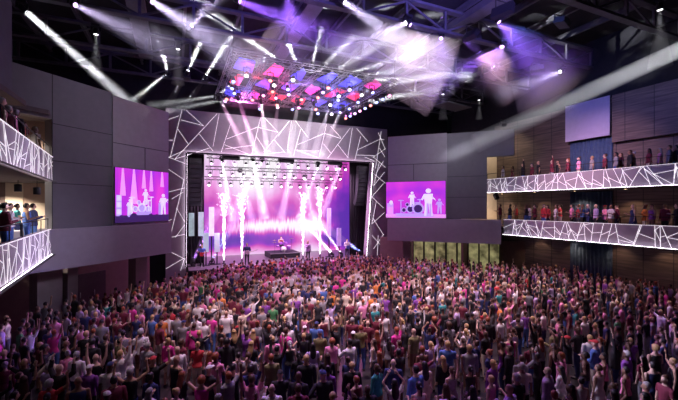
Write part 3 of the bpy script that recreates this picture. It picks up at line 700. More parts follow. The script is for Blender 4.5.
# --- beams from the grid down across the stage frame ---
dn = [((219,98),(247,152)),((238,98),(256,152)),((261,101),(267,150)),((278,104),(272,150)),((298,103),(290,150)),((314,103),(303,150)),((330,106),(314,152)),((342,109),(322,152))]
for i, (s, e) in enumerate(dn):
    p = hitz(*s, TZ-.55); q = hity(*e, YP-.3)
    moving_head(p, q, W, 300, rad(2.2), (q-p).length*.985, .26, 'moving head lamp aimed down at the stage frame, %s from the left' % ORD[i], group='lamps aimed down at the stage frame')
# --- fan of beams from the grid up to the roof ---
upb = [((168,73),(150,8)),((168,73.5),(133,101)),((187,73),(199,45)),((205,77),(231,36)),((187,74),(160,118)),((205,78),(185,108)),((217,96),(272,52)),((278,60),(216,17)),((297,64),(281,27)),((312,65),(321,30)),((322,67),(352,38)),((336,70),(402,32)),((350,73),(432,48)),((360,76),(452,63)),((372,80),(470,74)),
       ((352,108),(440,84)),((366,101),(452,88)),((343,109),(392,72)),((385,86),(450,72)),((216,96),(150,106)),((228,99),(170,110))]
for i, (s, e) in enumerate(upb):
    p = hitz(*s, TZ+.45)
    t = (p-V((0,0,EYE))).length/ray(*s).length
    q = atd(*e, t*.97)
    moving_head(p, q, W, (620 if i < 9 else 330 if i < 19 else 170), rad(4.2), (q-p).length, .10, 'moving head lamp with a pale beam, %s in the fan round the grid' % (ORD[i] if i < 20 else 'last'), group='fan of lamps round the grid', up_mount=True, r0=.10)
# --- violet and white floods in the roof ---
VI = (.33,.13,1.0); VW = (.75,.65,1.0)
fl_ = [((497,20),(545,72),VI,700,22,4.6,.2,'violet'),((503,45),(488,84),(.62,.35,1),330,24,3.0,.22,'violet'),((503,46),(440,84),VI,400,9,6,.2,'violet'),((495,69),(430,0),VI,350,4,7,.25,'violet'),((562,71),(492,96),VW,260,8,5.5,.18,'white'),
       ((342,0),(432,66),VW,420,9,4.4,.22,'white'),((408,22),(352,48),VW,330,11,5,.25,'white'),((408,23),(480,80),(.5,.4,1),100,9,3.8,.14,'violet'),((441,37),(441,62),VI,160,16,3,.2,'violet'),
       ((237,0),(345,42),VI,450,8,10,.16,'violet'),((288,-6),(292,40),VI,380,20,4,.15,'violet'),((150,0),(215,42),VW,450,8,7,.16,'violet'),((73,4),(150,40),VW,260,7,6.5,.16,'violet'),((190,28),(216,-4),VW,300,9,4,.2,'violet')]
for i, (s, e, c_, pw, hf, ln, dn_, lm) in enumerate(fl_):
    p = hitz(*s, 15.2 if s[1] > 60 else 15.7); t = (p-V((0,0,EYE))).length/ray(*s).length
    q = atd(*e, t*.92); d = (q-p).normalized()
    moving_head(p, p+d*ln, c_, pw*3.4, rad(hf), ln, dn_*.22, '%s flood lamp under the roof, %s' % (lm, ('over the upper right balcony side','brightest over the upper right balcony side','aimed across from the right pair','aimed up past the right pair','aimed left, furthest to the right','aimed down from the top picture edge, brightest white','white tipped, aimed back to the left','aimed right beside the white tipped one','small and aimed straight down','aimed right from above the grid','wide and straight above the grid','aimed right at the top left','aimed right, furthest to the left','aimed up left of the grid')[i]), group='floods under the roof', r0=.13, lensm=lm, hcol=(.93,.9,.97), up_mount=False)
# --- two long pale follow-spot beams ---
p = V((-4.2, 16.0, 15.6)); q = hity(165,136,31.0)
p = hitz(22, 8, 15.4); q = along(146, LA, LD)+LN*.1; q = V((q.x, q.y, 11.3))
moving_head(p, q, W, 750, rad(3.0), (q-p).length*.95, .12, 'follow spot at the upper left with a long grey beam', r0=.15, name='follow_spotlight')
p = hitx(690, 45, 25.6); q = along(470, RA, RD); q = V((q.x, q.y, 11.0))+V((RN.x, RN.y, 0))*.4
moving_head(p, q, W, 560, rad(1.6), (q-p).length*.95, .15, 'follow spot at the upper right edge with a long grey beam', r0=.45, name='follow_spotlight')
# small down lamps
for i, (s, ln) in enumerate((((96,31),2.2),((178,46),2.0),((660,6),2.6),((443,92),2.0),((479,98),1.6))):
    p = hitz(*s, 15.3)
    moving_head(p, p-V((0,0,5)), W, 14, rad(9), ln, .2, 'small work lamp pointing straight down, %s' % ('upper left','left of the grid','upper right corner','right of the grid','furthest from the grid on the right')[i], r0=.06, group='work lamps')

# --- general light: flood lamps added to brighten the hall ---
def wash(x, y, z, ax, ay, az, c_, pw, size, lab, spread=2.2):
    root = thing('flood_spotlight', lab, 'stage light', (x,y,z)); q = (V((ax,ay,az))-V((x,y,z))).to_track_quat('-Z','Y').to_euler()
    h = MB().box((-size*.5,-.25,.03),(size*.5,.25,.3)).build('housing', M_BODY, root); h.rotation_euler = q  # housing made up to carry the added light
    b = MB(); b.bar((-size*.5-.03,0,.1),(-size*.5-.03,0,.1+.0001+.4),.04,.04); b.bar((size*.5+.03,0,.1),(size*.5+.03,0,.5),.04,.04); b.bar((-size*.5-.05,0,.5),(size*.5+.05,0,.5),.04,.04); b.build('bracket', M_BODY, root)
    d = bpy.data.lights.new('lamp','AREA'); d.shape = 'RECTANGLE'; d.size = size*.95; d.size_y = .45; d.color = c_; d.energy = pw*WM; d.spread = spread
    lo = bpy.data.objects.new('lamp', d); COL.objects.link(lo); lo.parent = h
    return root
PK = (1.0,.45,.80)
wash(4.5,29.9,15.2, 7,24,0, (1,.20,.72), 4200, 1.2, 'pink crowd flood above the left end of the stage frame', 1.9)  # added floods that turn the crowd near the stage pink
wash(15.0,29.9,15.2, 12,24,0, (1,.20,.72), 4200, 1.2, 'pink crowd flood above the right end of the stage frame', 1.9)
wash(2.0,12.5,15.4, 5,16.3,0, (1,.68,.84), 2900, 1.0, 'pale pink crowd flood over the left half of the hall', 1.25)  # added overhead floods that lift the nearer crowd
wash(10.0,12.0,15.4, 10,15.3,0, (1,.68,.84), 3300, 1.0, 'pale pink crowd flood over the middle of the hall', 1.25)
wash(18.0,12.5,15.4, 17,15.3,0, (1,.72,.82), 2700, 1.0, 'pale pink crowd flood over the right half of the hall', 1.25)
wash(8.5,6.8,12.8, 9.5,32,12.4, (1,.86,.97), 2300, 1.2, 'pale flood aimed at the stage frame', .62)  # added out of view to brighten the stage frame
wash(1.0,17.0,15.3, -3,23,8, (.9,.88,1), 330, 1.0, 'pale flood aimed at the left splayed wall', 1.6)  # added fill for the grey side walls
wash(18.0,19.0,15.3, 20.5,25,8, (.9,.88,1), 520, 1.0, 'pale flood aimed at the right splayed wall', 1.6)
wash(14.0,12.5,15.2, 27,16,11.0, (.14,.22,1), 750, 1.0, 'blue flood aimed at the curtain on the right wall', 1.2)  # added to tint the right wall blue
wash(4.6,8.0,13.3, 4,16,18, (.22,.13,1), 2000, 1.2, 'violet flood lighting the roof over the hall', 1.15)  # added out of view so the roof steel reads violet
wash(11.0,7.0,13.4, 12.5,15,18, (.25,.18,1), 2200, 1.2, 'violet flood lighting the roof right of the grid', 1.1)
# stage beams: lamps on the stage bars and on the stage floor
for i, (px, py, ex, ey, hf, c_, pw, dn_) in enumerate(((222,160,228,196,3,W,260,.2),(253,160,262,205,5,W,900,.16),(262,161,240,200,4,(.9,.7,1),300,.16),(292,163,284,205,4,(.9,.7,1),300,.16),(318,165,306,200,4,(.8,.6,1),300,.16),(340,167,326,205,4,(.7,.5,1),300,.16),(240,172,250,212,4,(.8,.5,1),260,.16),(305,178,312,215,4,(.8,.5,1),260,.16))):
    p = hity(px, py, 34.9 if py < 170 else 36.0); q = hity(ex, ey, 34.2); d = (q-p).normalized()
    moving_head(p, q, c_, pw, rad(hf), 5.5, dn_, 'moving lamp on the stage bars with a pale beam, %s from the left' % ORD[i], group='beam lamps on the stage bars')
for i, (px, ex, ey, c_, pw, nm) in enumerate(((193,214,215,(.5,.2,1),350,'violet beam lamp on the stage floor at the left end'),(212,228,232,(.25,.35,1),350,'blue beam lamp on the stage floor beside the left guitarist'),(332,305,222,(1,.8,1),900,'white beam lamp on the stage floor right of the singer'),(341,318,222,(1,.6,1),900,'pink beam lamp on the stage floor beside the right guitarist'),(361,338,236,(.2,.25,1),500,'blue beam lamp on the stage floor at the right end'))):
    p = hity(px, 252, 33.9); p.z = SZ+.36; q = hity(ex, ey, 35.2); d = (q-p).normalized()
    moving_head(p, q, c_, pw, rad(5), 5.0, .18, nm, up_mount=True, r0=.13, name='floor_spotlight')
wash(14.5,15.0,15.2, 25.2,16,8.6, (1,.55,.62), 900, .8, 'rose flood aimed at the guests on the upper right balcony', .75)  # added because the balcony guests were too dark
wash(22.0,17.0,15.2, 27,21.5,10.5, (1,.72,.42), 110, .8, 'warm flood aimed at the wood wall above the upper right balcony', 1.3)  # added to warm the upper wood wall
# stage wash: floods added behind the frame
for i, x in enumerate((4.5, 9.5, 14.5)):
    wash(x,33.6,10.3, x,37,1, (1,.55,.97), 5000, 1.4, 'pink stage flood, %s behind the frame' % ('left','centre','right')[i], 2.4)  # added to lift the stage floor and band
# balcony downlights
k = 0
for (x, zs, ys_) in ((25.9, 7.29, (23.4, 20.2, 17.0, 13.8, 10.9)),(26.3, 3.94, (20.4, 17.6, 14.6, 12.0))):
    k = 0
    for y in ys_:
        t = thing('recessed_downlight_spot', 'warm downlight %s, %s from the stage' % ('over the lower right balcony' if zs > 5 else 'under the lower right balcony', ORD[k]), 'downlight', (x,y,zs), 0, 'downlights of the right balconies'); k += 1
        MB().lathe((0,0,0),(0,0,-1),[(0,.11),(.02,.11),(.03,.08)]).build('trim_ring', M_BLACK, t); MB().lathe((0,0,-.031),(0,0,-1),[(0,.075),(.004,.07)]).build('lens', mat('lens_warm',(1,.8,.5),.3,emit=8,ecol=(1,.7,.4),var=0,sample=False), t)
        light('SPOT','lamp',(0,0,-.06),(1,.66,.42),(190 if zs > 5 else 55),t,aim=(0.35,0,-3),spot_size=rad(110),spot_blend=.6,shadow_soft_size=.08)
k = 0
for x, y, z, pw in ((-7.2,20.9,7.28,90),(-6.6,17.5,7.28,60),(-7.2,21.0,10.28,110),(-6.9,17.0,10.28,60)):
    t = thing('recessed_downlight_spot', 'warm downlight over the %s left balcony, %s' % (('lower','lower','upper','upper')[k], ('by its end wall','nearer the picture edge')[k%2]), 'downlight', (x,y,z)); k += 1
    MB().lathe((0,0,0),(0,0,-1),[(0,.11),(.02,.11),(.03,.08)]).build('trim_ring', M_BLACK, t); MB().lathe((0,0,-.031),(0,0,-1),[(0,.075),(.004,.07)]).build('lens', MATS['lens_warm'], t)
    light('SPOT','lamp',(0,0,-.06),(1,.86,.72),pw*12,t,aim=(0,.4,-3),spot_size=rad(125),spot_blend=.6,shadow_soft_size=.08)
for px, py in ((18,184),(37,187)):
    p = hity(px, py, 19.6); t = thing('pendant_lamp', 'small black pendant lamp %s over the lower left balcony' % ('nearer the picture edge' if px < 30 else 'nearer the grey wall'), 'pendant lamp', p)
    MB().lathe((0,0,0),(0,0,-1),[(0,.03),(.02,.13),(.3,.13),(.32,.12)]).build('lamp_shade', M_BLACK, t); MB().tube((0,0,0),(0,0,7.29-p.z),.012,n=5).build('cord', M_BLACK, t)
wash(25.0,22.5,12.9,26.0,24.9,8.8,(1,.82,.62),420,.4,'warm lamp lighting the cream end wall of the upper right balcony',2.6)  # added to brighten the upper cream wall
wash(24.6,22.9,6.9,25.0,24.9,5.5,(1,.8,.66),300,.3,'warm lamp lighting the cream end wall of the lower right balcony',2.6)  # added to brighten the lower cream wall

p = hitz(452, 107, 14.3); t = thing('hanging_platform', 'small dark work platform hung under the roof right of the grid', 'platform', p, .2)
MB().box((-1.5,-.8,0),(1.5,.8,.08)).build('deck', M_STEEL, t)
for x in (-1.45,1.45):
    for y in (-.75,.75): MB().tube((x,y,.08),(x,y,15.88-p.z),.02,n=6).build('hanger_rod', M_BLACK, t)
b = MB(); b.tube((-1.45,-.75,1.0),(1.45,-.75,1.0),.025,n=6); b.tube((-1.45,.75,1.0),(1.45,.75,1.0),.025,n=6); b.tube((-1.45,-.75,1.0),(-1.45,.75,1.0),.025,n=6); b.tube((1.45,-.75,1.0),(1.45,.75,1.0),.025,n=6); b.build('guard_rail', M_BLACK, t)
# ================= PEOPLE =================
RP = random.Random(21)
ARM = {'down':((.17,-.02,-.98),(.05,.16,-.98)),'up':((.28,.15,.94),(.02,.10,.99)),'bent':((.74,.22,.50),(-.12,.12,.98)),'phone':((.16,.58,-.62),(-.22,.50,.84)),
       'hip':((.66,-.28,-.70),(-.74,.36,-.34)),'drink':((.20,.10,-.97),(-.16,.93,.28)),'clap':((.46,.34,.80),(-.62,.2,.76)),'rail':((.15,.35,-.92),(.0,.85,-.52)),'mic':((.18,.3,-.93),(-.5,.35,.8)),'strum':((.30,-.05,-.95),(-.75,.55,-.15)),'fret':((.35,.15,-.92),(.35,.75,.45))}
def nv(x): a = np.array(x, float); return a/np.linalg.norm(a)
def limbs(sex, la, ra, sit=False):
    f = sex == 'f'; sh = .165 if f else .19; hp = .092; T = []
    for s, arm in ((-1, la), (1, ra)):
        u, g = ARM[arm]; u = nv((u[0]*s, u[1], u[2])); g = nv((g[0]*s, g[1], g[2]))
        S = np.array((s*sh, 0, 1.405)); E = S+u*.275; Wd = E+g*.245
        k = .86 if f else 1.
        T.append(('ua%d' % s, S, E, .052*k, .041*k)); T.append(('fa%d' % s, E, Wd, .041*k, .027*k)); T.append(('hand%d' % s, Wd, Wd+g*.085, .030, .034))
        H = np.array((s*hp, 0, .90))
        if sit: K = H+np.array((s*.05,.42,-.02)); A = K+np.array((0,.02,-.42))
        else: K = np.array((s*.105, .02, .49)); A = np.array((s*.115, -.02, .09))
        T.append(('th%d' % s, H, K, .092 if f else .088, .056)); M_ = K*.62+A*.38+np.array((0,-.018,0))
        T.append(('sk%d' % s, K, M_, .053, .055)); T.append(('sl%d' % s, M_, A, .055, .036))
        T.append(('ft%d' % s, A+np.array((0,-.03,-.045)), A+np.array((s*.02,.17,-.055)), .042, .033))
    return T
def torso_rings(sex):
    if sex == 'f': return [(.80,.10,.085),(.88,.165,.118),(.95,.172,.122),(1.03,.135,.10),(1.10,.118,.09),(1.20,.132,.105),(1.29,.148,.118),(1.37,.158,.098),(1.42,.135,.08),(1.46,.075,.06),(1.50,.048,.05),(1.57,.046,.052)]
    return [(.80,.10,.09),(.88,.155,.115),(.95,.160,.115),(1.03,.148,.108),(1.12,.148,.108),(1.22,.165,.115),(1.32,.178,.12),(1.39,.182,.108),(1.43,.15,.085),(1.47,.085,.065),(1.51,.057,.058),(1.57,.055,.06)]
def evaluated(me, mods):
    o = bpy.data.objects.new('work', me); COL.objects.link(o)
    for t, kw in mods:
        m = o.modifiers.new(t, t)
        for k, v in kw.items(): setattr(m, k, v)
    dg = bpy.context.evaluated_depsgraph_get(); out = bpy.data.meshes.new_from_object(o.evaluated_get(dg))
    bpy.data.objects.remove(o); return out
def co_of(me):
    a = np.empty(len(me.vertices)*3); me.vertices.foreach_get('co', a); return a.reshape(-1, 3)
BODY = {}
def body(sex, la, ra, sit=False, low=False):
    key = (sex, la, ra, sit, low)
    if key in BODY: return BODY[key]
    mb = MB(); T = limbs(sex, la, ra, sit)
    rings = torso_rings(sex); n = 18; vs = []
    for z, rx, ry in rings:
        for i in range(n): q = 2*PI*i/n; vs.append((rx*math.cos(q), ry*math.sin(q)+(.012 if 1.2 < z < 1.33 and sex == 'f' else 0), z))
    fs = [(k*n+i, k*n+(i+1)%n, (k+1)*n+(i+1)%n, (k+1)*n+i) for k in range(len(rings)-1) for i in range(n)]
    mb.add(vs, fs+[tuple(range(n))[::-1], tuple((len(rings)-1)*n+i for i in range(n))])
    for nm, a, b_, r0, r1 in T:
        d = (b_-a)/np.linalg.norm(b_-a)
        mb.lathe(a, d, [(-r0*.7,r0*.5),(0,r0),(float(np.linalg.norm(b_-a))*.5,(r0+r1)/2*1.03),(float(np.linalg.norm(b_-a)),r1),(float(np.linalg.norm(b_-a))+r1*.7,r1*.5)], n=10)
    mb.ball((0,.005,1.645),(.073,.092,.098),14,10); mb.ball((0,.028,1.585),(.056,.064,.062),12,8)
    mb.ball((0,.103,1.607),(.017,.026,.030),8,6); mb.ball((0,.085,1.572),(.028,.022,.014),8,6)
    for s in (-1,1): mb.ball((s*.074,.0,1.615),(.014,.022,.032),8,6)
    me0 = mb.mesh('src')
    if low:
        me = evaluated(me0, [('REMESH', dict(mode='VOXEL', voxel_size=.03)), ('DECIMATE', dict(ratio=.16))])
    else:
        me = evaluated(me0, [('REMESH', dict(mode='VOXEL', voxel_size=.017)), ('SMOOTH', dict(iterations=3, factor=.5))])
    P = co_of(me)
    # nearest body region for every vertex
    best = np.full(len(P), 9.); reg = np.zeros(len(P), int); tt = np.zeros(len(P))
    names = ['torso','head']+[t[0] for t in T]
    rz = np.array([r[0] for r in rings]); rx = np.interp(P[:,2], rz, [r[1] for r in rings]); ry = np.interp(P[:,2], rz, [r[2] for r in rings])
    e = np.sqrt((P[:,0]/rx)**2+(P[:,1]/ry)**2); d = (e-1)*np.minimum(rx, ry)
    d = np.where((P[:,2] > .79) & (P[:,2] < 1.54), d, 9); m = d < best; best[m] = d[m]; reg[m] = 0
    d = np.where(P[:,2] > 1.50, np.linalg.norm((P-np.array((0,.01,1.63)))/np.array((.9,1,1.25)), axis=1)-.085, 9)
    if la in ('up','clap','bent','phone') or ra in ('up','clap','bent','phone'): d = np.where(np.abs(P[:,0]) < .105, d, 9)
    m = d < best; best[m] = d[m]; reg[m] = 1
    for k, (nm, a, b_, r0, r1) in enumerate(T):
        v = b_-a; t = np.clip(((P-a)@v)/(v@v), 0, 1); d = np.linalg.norm(P-(a+t[:,None]*v), axis=1)-(r0+(r1-r0)*t)
        m = d < best; best[m] = d[m]; reg[m] = k+2; tt[m] = t[m]
    info = dict(me=me, P=P, reg=np.array([names[i] for i in reg]), t=tt, T=T)
    if not low:
        # fingers, eyes and mouth
        ex = MB(); V0 = len(P)
        for s, arm in ((-1, la), (1, ra)):
            g = nv((ARM[arm][1][0]*s, ARM[arm][1][1], ARM[arm][1][2])); Wd = [t for t in T if t[0] == 'hand%d' % s][0][1]
            side = np.cross(g, (0,1,0) if abs(g[1]) < .8 else (0,0,1)); side /= np.linalg.norm(side); nr = np.cross(side, g)
            if nr @ np.array((-s, .3, 0)) < 0: nr = -nr
            for i, (o, L) in enumerate(((-.027,.062),(-.009,.074),(.009,.070),(.026,.054))):
                p0 = Wd+g*.075+side*o; p1 = p0+(g*.93+nr*.25+side*o*4)*L*.55; p2 = p1+(g*.7+nr*.7)*L*.5
                ex.tube(p0, p1, .0095, .0085, 6); ex.tube(p1, p2, .0085, .0065, 6)
            th = side*(-1 if (side @ np.array((0,1,0))) < 0 else 1)
            p0 = Wd+g*.03+th*.024; p1 = p0+(g*.6+th*.75)*.036; p2 = p1+(g*.85+nr*.5)*.03
            ex.tube(p0, p1, .011, .0095, 6); ex.tube(p1, p2, .0095, .007, 6)
        for s in (-1,1): ex.ball((s*.029,.086,1.640),(.010,.007,.006),8,6,1)
        ex.bar((-.02,.101,1.573),(.02,.101,1.573),.008,.006,mi=2)
        bm = bmesh.new(); bm.from_mesh(me); em = ex.mesh('extra'); bm.from_mesh(em); me2 = bpy.data.meshes.new('body'); bm.to_mesh(me2); bm.free()
        me2.polygons.foreach_set('use_smooth', [True]*len(me2.polygons))
        for m_ in ('skin','eye','lips'): me2.materials.append(PM[m_] if m_ != 'skin' else PM['skin_light'])
        info['full'] = me2
    nrm = np.empty(len(P)*3); me.vertices.foreach_get('normal', nrm); info['N'] = nrm.reshape(-1, 3)
    BODY[key] = info; return info
PM = {'eye':mat('eye_dark',(.03,.02,.02),.3,var=0),'lips':mat('lips',(.45,.16,.15),.5,var=0)}
SKIN = {'light':(.62,.42,.33),'tan':(.46,.28,.19),'brown':(.25,.14,.09),'dark':(.12,.065,.045)}
for k, c_ in SKIN.items(): PM['skin_'+k] = mat('skin_'+k, c_, .55, var=.05)
HAIRC = {'black':(.012,.01,.012),'brown':(.07,.035,.02),'blonde':(.50,.34,.15),'red':(.28,.075,.03),'grey':(.35,.34,.35)}
for k, c_ in HAIRC.items(): PM['hair_'+k] = mat('hair_'+k, c_, .5, var=.2, scale=30)
CLO = {'white':(.80,.78,.78),'black':(.018,.018,.022),'grey':(.26,.26,.28),'maroon':(.16,.02,.045),'pink':(.80,.28,.48),'hot pink':(.75,.05,.36),'teal':(.03,.26,.27),'navy':(.025,.035,.13),'green':(.06,.25,.09),'olive':(.20,.19,.08),
       'red':(.52,.04,.05),'orange':(.72,.24,.05),'purple':(.22,.06,.34),'lilac':(.52,.40,.68),'cream':(.70,.62,.48),'blue':(.08,.17,.48),'brown':(.20,.11,.07),'yellow':(.72,.55,.12)}
for k, c_ in CLO.items(): PM['c_'+k] = mat('cloth_'+k.replace(' ','_'), c_, .85, var=.1, scale=12)
M_SHOE = mat('shoe_leather', (.03,.028,.03), .5, var=.1)
CL = {}
def shell(info, keep, off, name):
    me, P, N = info['me'], info['P'], info['N']
    vmap = {}; vs = []; fs = []
    for p in me.polygons:
        if keep[list(p.vertices)].all():
            f = []
            for v in p.vertices:
                if v not in vmap: vmap[v] = len(vs); vs.append(tuple(P[v]+N[v]*off[v]))
                f.append(vmap[v])
            fs.append(f)
    m = bpy.data.meshes.new(name); m.from_pydata(vs, [], fs); m.polygons.foreach_set('use_smooth', [True]*len(fs)); m.update(); m.materials.append(M_SHOE); return m
def cloth(key, kind):
    ck = key+(kind,)
    if ck in CL: return CL[ck]
    i = body(*key); P, reg, t = i['P'], i['reg'], i['t']; z = P[:,2]
    ua = np.char.startswith(reg,'ua'); fa = np.char.startswith(reg,'fa'); leg = np.char.startswith(reg,'th')|np.char.startswith(reg,'sk')|np.char.startswith(reg,'sl'); ft = np.char.startswith(reg,'ft'); tor = reg == 'torso'
    sit = key[3]
    if kind in ('t_shirt','shirt','jacket','vest_top','dress'):
        hem = {'t_shirt':.90,'shirt':.88,'jacket':.82,'vest_top':.92,'dress':.86}[kind]
        k = tor & (z > hem) & (z < 1.475)
        k |= (np.char.startswith(reg,'th') & (z > hem) & (not sit))
        if kind == 't_shirt': k |= ua & (t < .66)
        elif kind in ('shirt','jacket'): k |= ua | (fa & (t < .93))
        else: k = k & (z < 1.42)
        off = np.full(len(P), .012 if kind != 'jacket' else .022); off += np.where(tor & (z < 1.2), (1.2-z)*.05, 0)
        m = shell(i, k, off, kind)
        if kind == 'dress':
            b_ = MB(); n = 22; rg = [(1.0,.155,.12),(.92,.19,.145),(.8,.215,.165),(.66,.24,.185),(.54,.265,.20)]; vs = []
            for zz, rx, ry in rg:
                for q in range(n): a = 2*PI*q/n; w_ = 1+(.05*math.sin(a*7) if zz < .85 else 0); vs.append((rx*math.cos(a)*w_, ry*math.sin(a)*w_, zz))
            b_.add(vs, [((k_+1)*n+q, (k_+1)*n+(q+1)%n, k_*n+(q+1)%n, k_*n+q) for k_ in range(len(rg)-1) for q in range(n)], 0, True)
            bm = bmesh.new(); bm.from_mesh(m); s_ = b_.mesh('s'); bm.from_mesh(s_); bm.to_mesh(m); bm.free()
    elif kind == 'trousers': m = shell(i, (tor & (z < 1.02)) | (leg & ((z > .075) | sit)), np.full(len(P), .010), kind)
    elif kind == 'shorts': m = shell(i, (tor & (z < 1.02)) | (np.char.startswith(reg,'th') & (t < .92)), np.full(len(P), .014), kind)
    else:
        s_ = kind[4:]; m = shell(i, (reg == 'ft'+s_) | ((reg == 'sl'+s_) & (t > .95)), np.full(len(P), .007), 'shoe')
    CL[ck] = m; return m
HA = {}
def hair(style):
    if style in HA: return HA[style]
    b_ = MB(); nu, nvv = 18, 12
    r = {'curly':(.105,.125,.125)}.get(style, (.083,.104,.108)); c_ = (0,-.006 if style != 'curly' else -.015,1.652)
    b_.ball(c_, r, nu, nvv)
    keep = lambda p: not (p[1] > .045 and p[2] < 1.685) and p[2] > 1.565 and not (abs(p[0]) > .06 and p[1] > .02 and p[2] < 1.66)
    f2 = [f for f in b_.f if all(keep(b_.v[q]) for q in f)]; b_.f = f2; b_.m = [0]*len(f2); b_.smooth = [True]*len(f2)
    if style == 'long':
        n = 14; vs = []
        for z, rx, ry, cy in ((1.68,.083,.07,-.04),(1.60,.088,.06,-.05),(1.52,.098,.055,-.06),(1.44,.108,.05,-.085),(1.36,.10,.04,-.105),(1.28,.075,.028,-.115),(1.24,.03,.015,-.115)):
            for q in range(n): a = 2*PI*q/n; vs.append((rx*math.cos(a), cy+ry*math.sin(a), z))
        b_.add(vs, [(k*n+q, (k+1)*n+q, (k+1)*n+(q+1)%n, k*n+(q+1)%n)[::-1] for k in range(6) for q in range(n)]+[tuple(range(n)), tuple(6*n+q for q in range(n))[::-1]], 0, True)
    if style == 'bun': b_.ball((0,-.085,1.735),(.045,.045,.042),10,8)
    if style == 'ponytail':
        b_.tube((0,-.095,1.68),(0,-.150,1.64),.025,.036,8); b_.tube((0,-.150,1.64),(0,-.150,1.44),.036,.012,8)
    m = b_.mesh('hair'); m.materials.append(M_SHOE); HA[style] = m; return m
def capmesh():
    if 'cap' in HA: return HA['cap']
    b_ = MB(); b_.ball((0,.0,1.665),(.085,.106,.095),18,12); f2 = [f for f in b_.f if all(b_.v[q][2] > 1.665 for q in f)]; b_.f = f2; b_.m = [0]*len(f2); b_.smooth = [True]*len(f2)
    b_.v = [(x, y+.075 if (y > .05 and z < 1.69) else y, z) for x, y, z in b_.v]
    m = b_.mesh('cap'); m.materials.append(M_SHOE); HA['cap'] = m; return m
def sub(nm, me, mt, par):
    o = bpy.data.objects.new(nm, me); COL.objects.link(o); o.parent = par
    o.material_slots[0].link = 'OBJECT'; o.material_slots[0].material = mt; return o
def person(loc, rz, sex, la, ra, top, tc, bot, bc, hs, hc, skin, label, group, scale=1., sit=False):
    key = (sex, la, ra, sit, False); i = body(*key)
    root = thing('person', label, 'person', loc, rz, group); root.scale = (scale,)*3
    sub('body', i['full'], PM['skin_'+skin], root)
    sub(top, cloth(key, top), PM['c_'+tc], root)
    if top != 'dress': sub(bot, cloth(key, bot), PM['c_'+bc], root)
    for sd in ('-1','1'): sub('shoe', cloth(key, 'shoe'+sd), M_SHOE, root)
    if hs == 'cap': sub('cap', capmesh(), PM['c_'+hc], root)
    elif hs != 'bald': sub('hair', hair(hs), PM['hair_'+hc], root)
    return root
POSE = [('down','down',''),('down','down',''),('down','up','right arm up'),('up','down','left arm up'),('up','up','both arms up'),('phone','down','left hand raised'),('hip','down','hand on hip'),
        ('clap','clap','hands joined overhead'),('down','bent','right fist up'),('drink','down','left forearm forward'),('down','drink','right forearm forward'),('bent','bent','both fists up')]
POSEW = [9,9,2,2,2,3,2,1,2,3,2,1]
TOPS = ['t_shirt','t_shirt','shirt','shirt','jacket','vest_top','dress']
TOPC = ['white']*9+['black']*14+['grey']*5+['maroon']*6+['pink']*5+['hot pink']*2+['teal']+['black']*5+['navy']*3+['green','olive','red','maroon','orange','purple','purple','lilac','lilac','cream','cream','blue','brown']
NAME = {'t_shirt':'t-shirt','shirt':'long-sleeved shirt','jacket':'jacket','vest_top':'vest top','dress':'dress'}
SEEN = set()
def dress_up(sexr=None):
    sex = sexr or RP.choice('mf'); la, ra, pz_ = RP.choices(POSE, POSEW)[0]
    top = RP.choice([t for t in TOPS if sex == 'f' or t != 'dress']); tc = RP.choice(TOPC)
    bot = RP.choice(('trousers','trousers','trousers','shorts')); bc = RP.choice(('black','black','navy','grey','brown','blue','cream'))
    if sex == 'f': hs = RP.choice(('long','long','ponytail','bun','short'))
    else: hs = RP.choice(('short','short','short','short','bald','cap','curly'))
    hc = RP.choice(('black','black','brown','brown','blonde','red','grey')) if hs != 'cap' else RP.choice(('black','red','white','navy'))
    return sex, la, ra, pz_, top, tc, bot, bc, hs, hc, RP.choice(('light','light','light','tan','tan','brown','dark'))
def describe(a, zone):
    sex, la, ra, pz_, top, tc, bot, bc, hs, hc, sk = a
    h = {'bald':'bald head','cap':hc+' cap','bun':hc+' bun','ponytail':hc+' ponytail','long':'long '+hc+' hair','short':'short '+hc+' hair','curly':'curly '+hc+' hair'}[hs]
    s = 'person in %s %s' % (tc, NAME[top]) + ('' if top == 'dress' else ', %s %s' % (bc, bot)) + ', '+h
    full = s + (', '+pz_ if pz_ else '')
    import re
    wc = lambda q: len(re.findall(r"[A-Za-z0-9][A-Za-z0-9'-]*", q))
    for q in (full, s, 'person in %s %s, %s' % (tc, NAME[top], h)):
        if wc(q+', '+zone) <= 16: break
    return q+', '+zone
def unique(zone, sex=None, fix=None):
    while True:
        a = list(dress_up(sex))
        if fix:
            for k, v in fix.items(): a[k] = v
        l = describe(a, zone)
        if l not in SEEN: SEEN.add(l); return a, l
def put_person(loc, rz, zone, group, sex=None, fix=None, scale=None):
    a, l = unique(zone, sex, fix)
    return person(loc, rz, a[0], a[1], a[2], a[4], a[5], a[6], a[7], a[8], a[9], a[10], l, group, scale or RP.uniform(.95,1.05)*(.95 if a[0] == 'f' else 1.02))
def face(p, tx, ty): return math.atan2(-(tx-p[0]), ty-p[1])
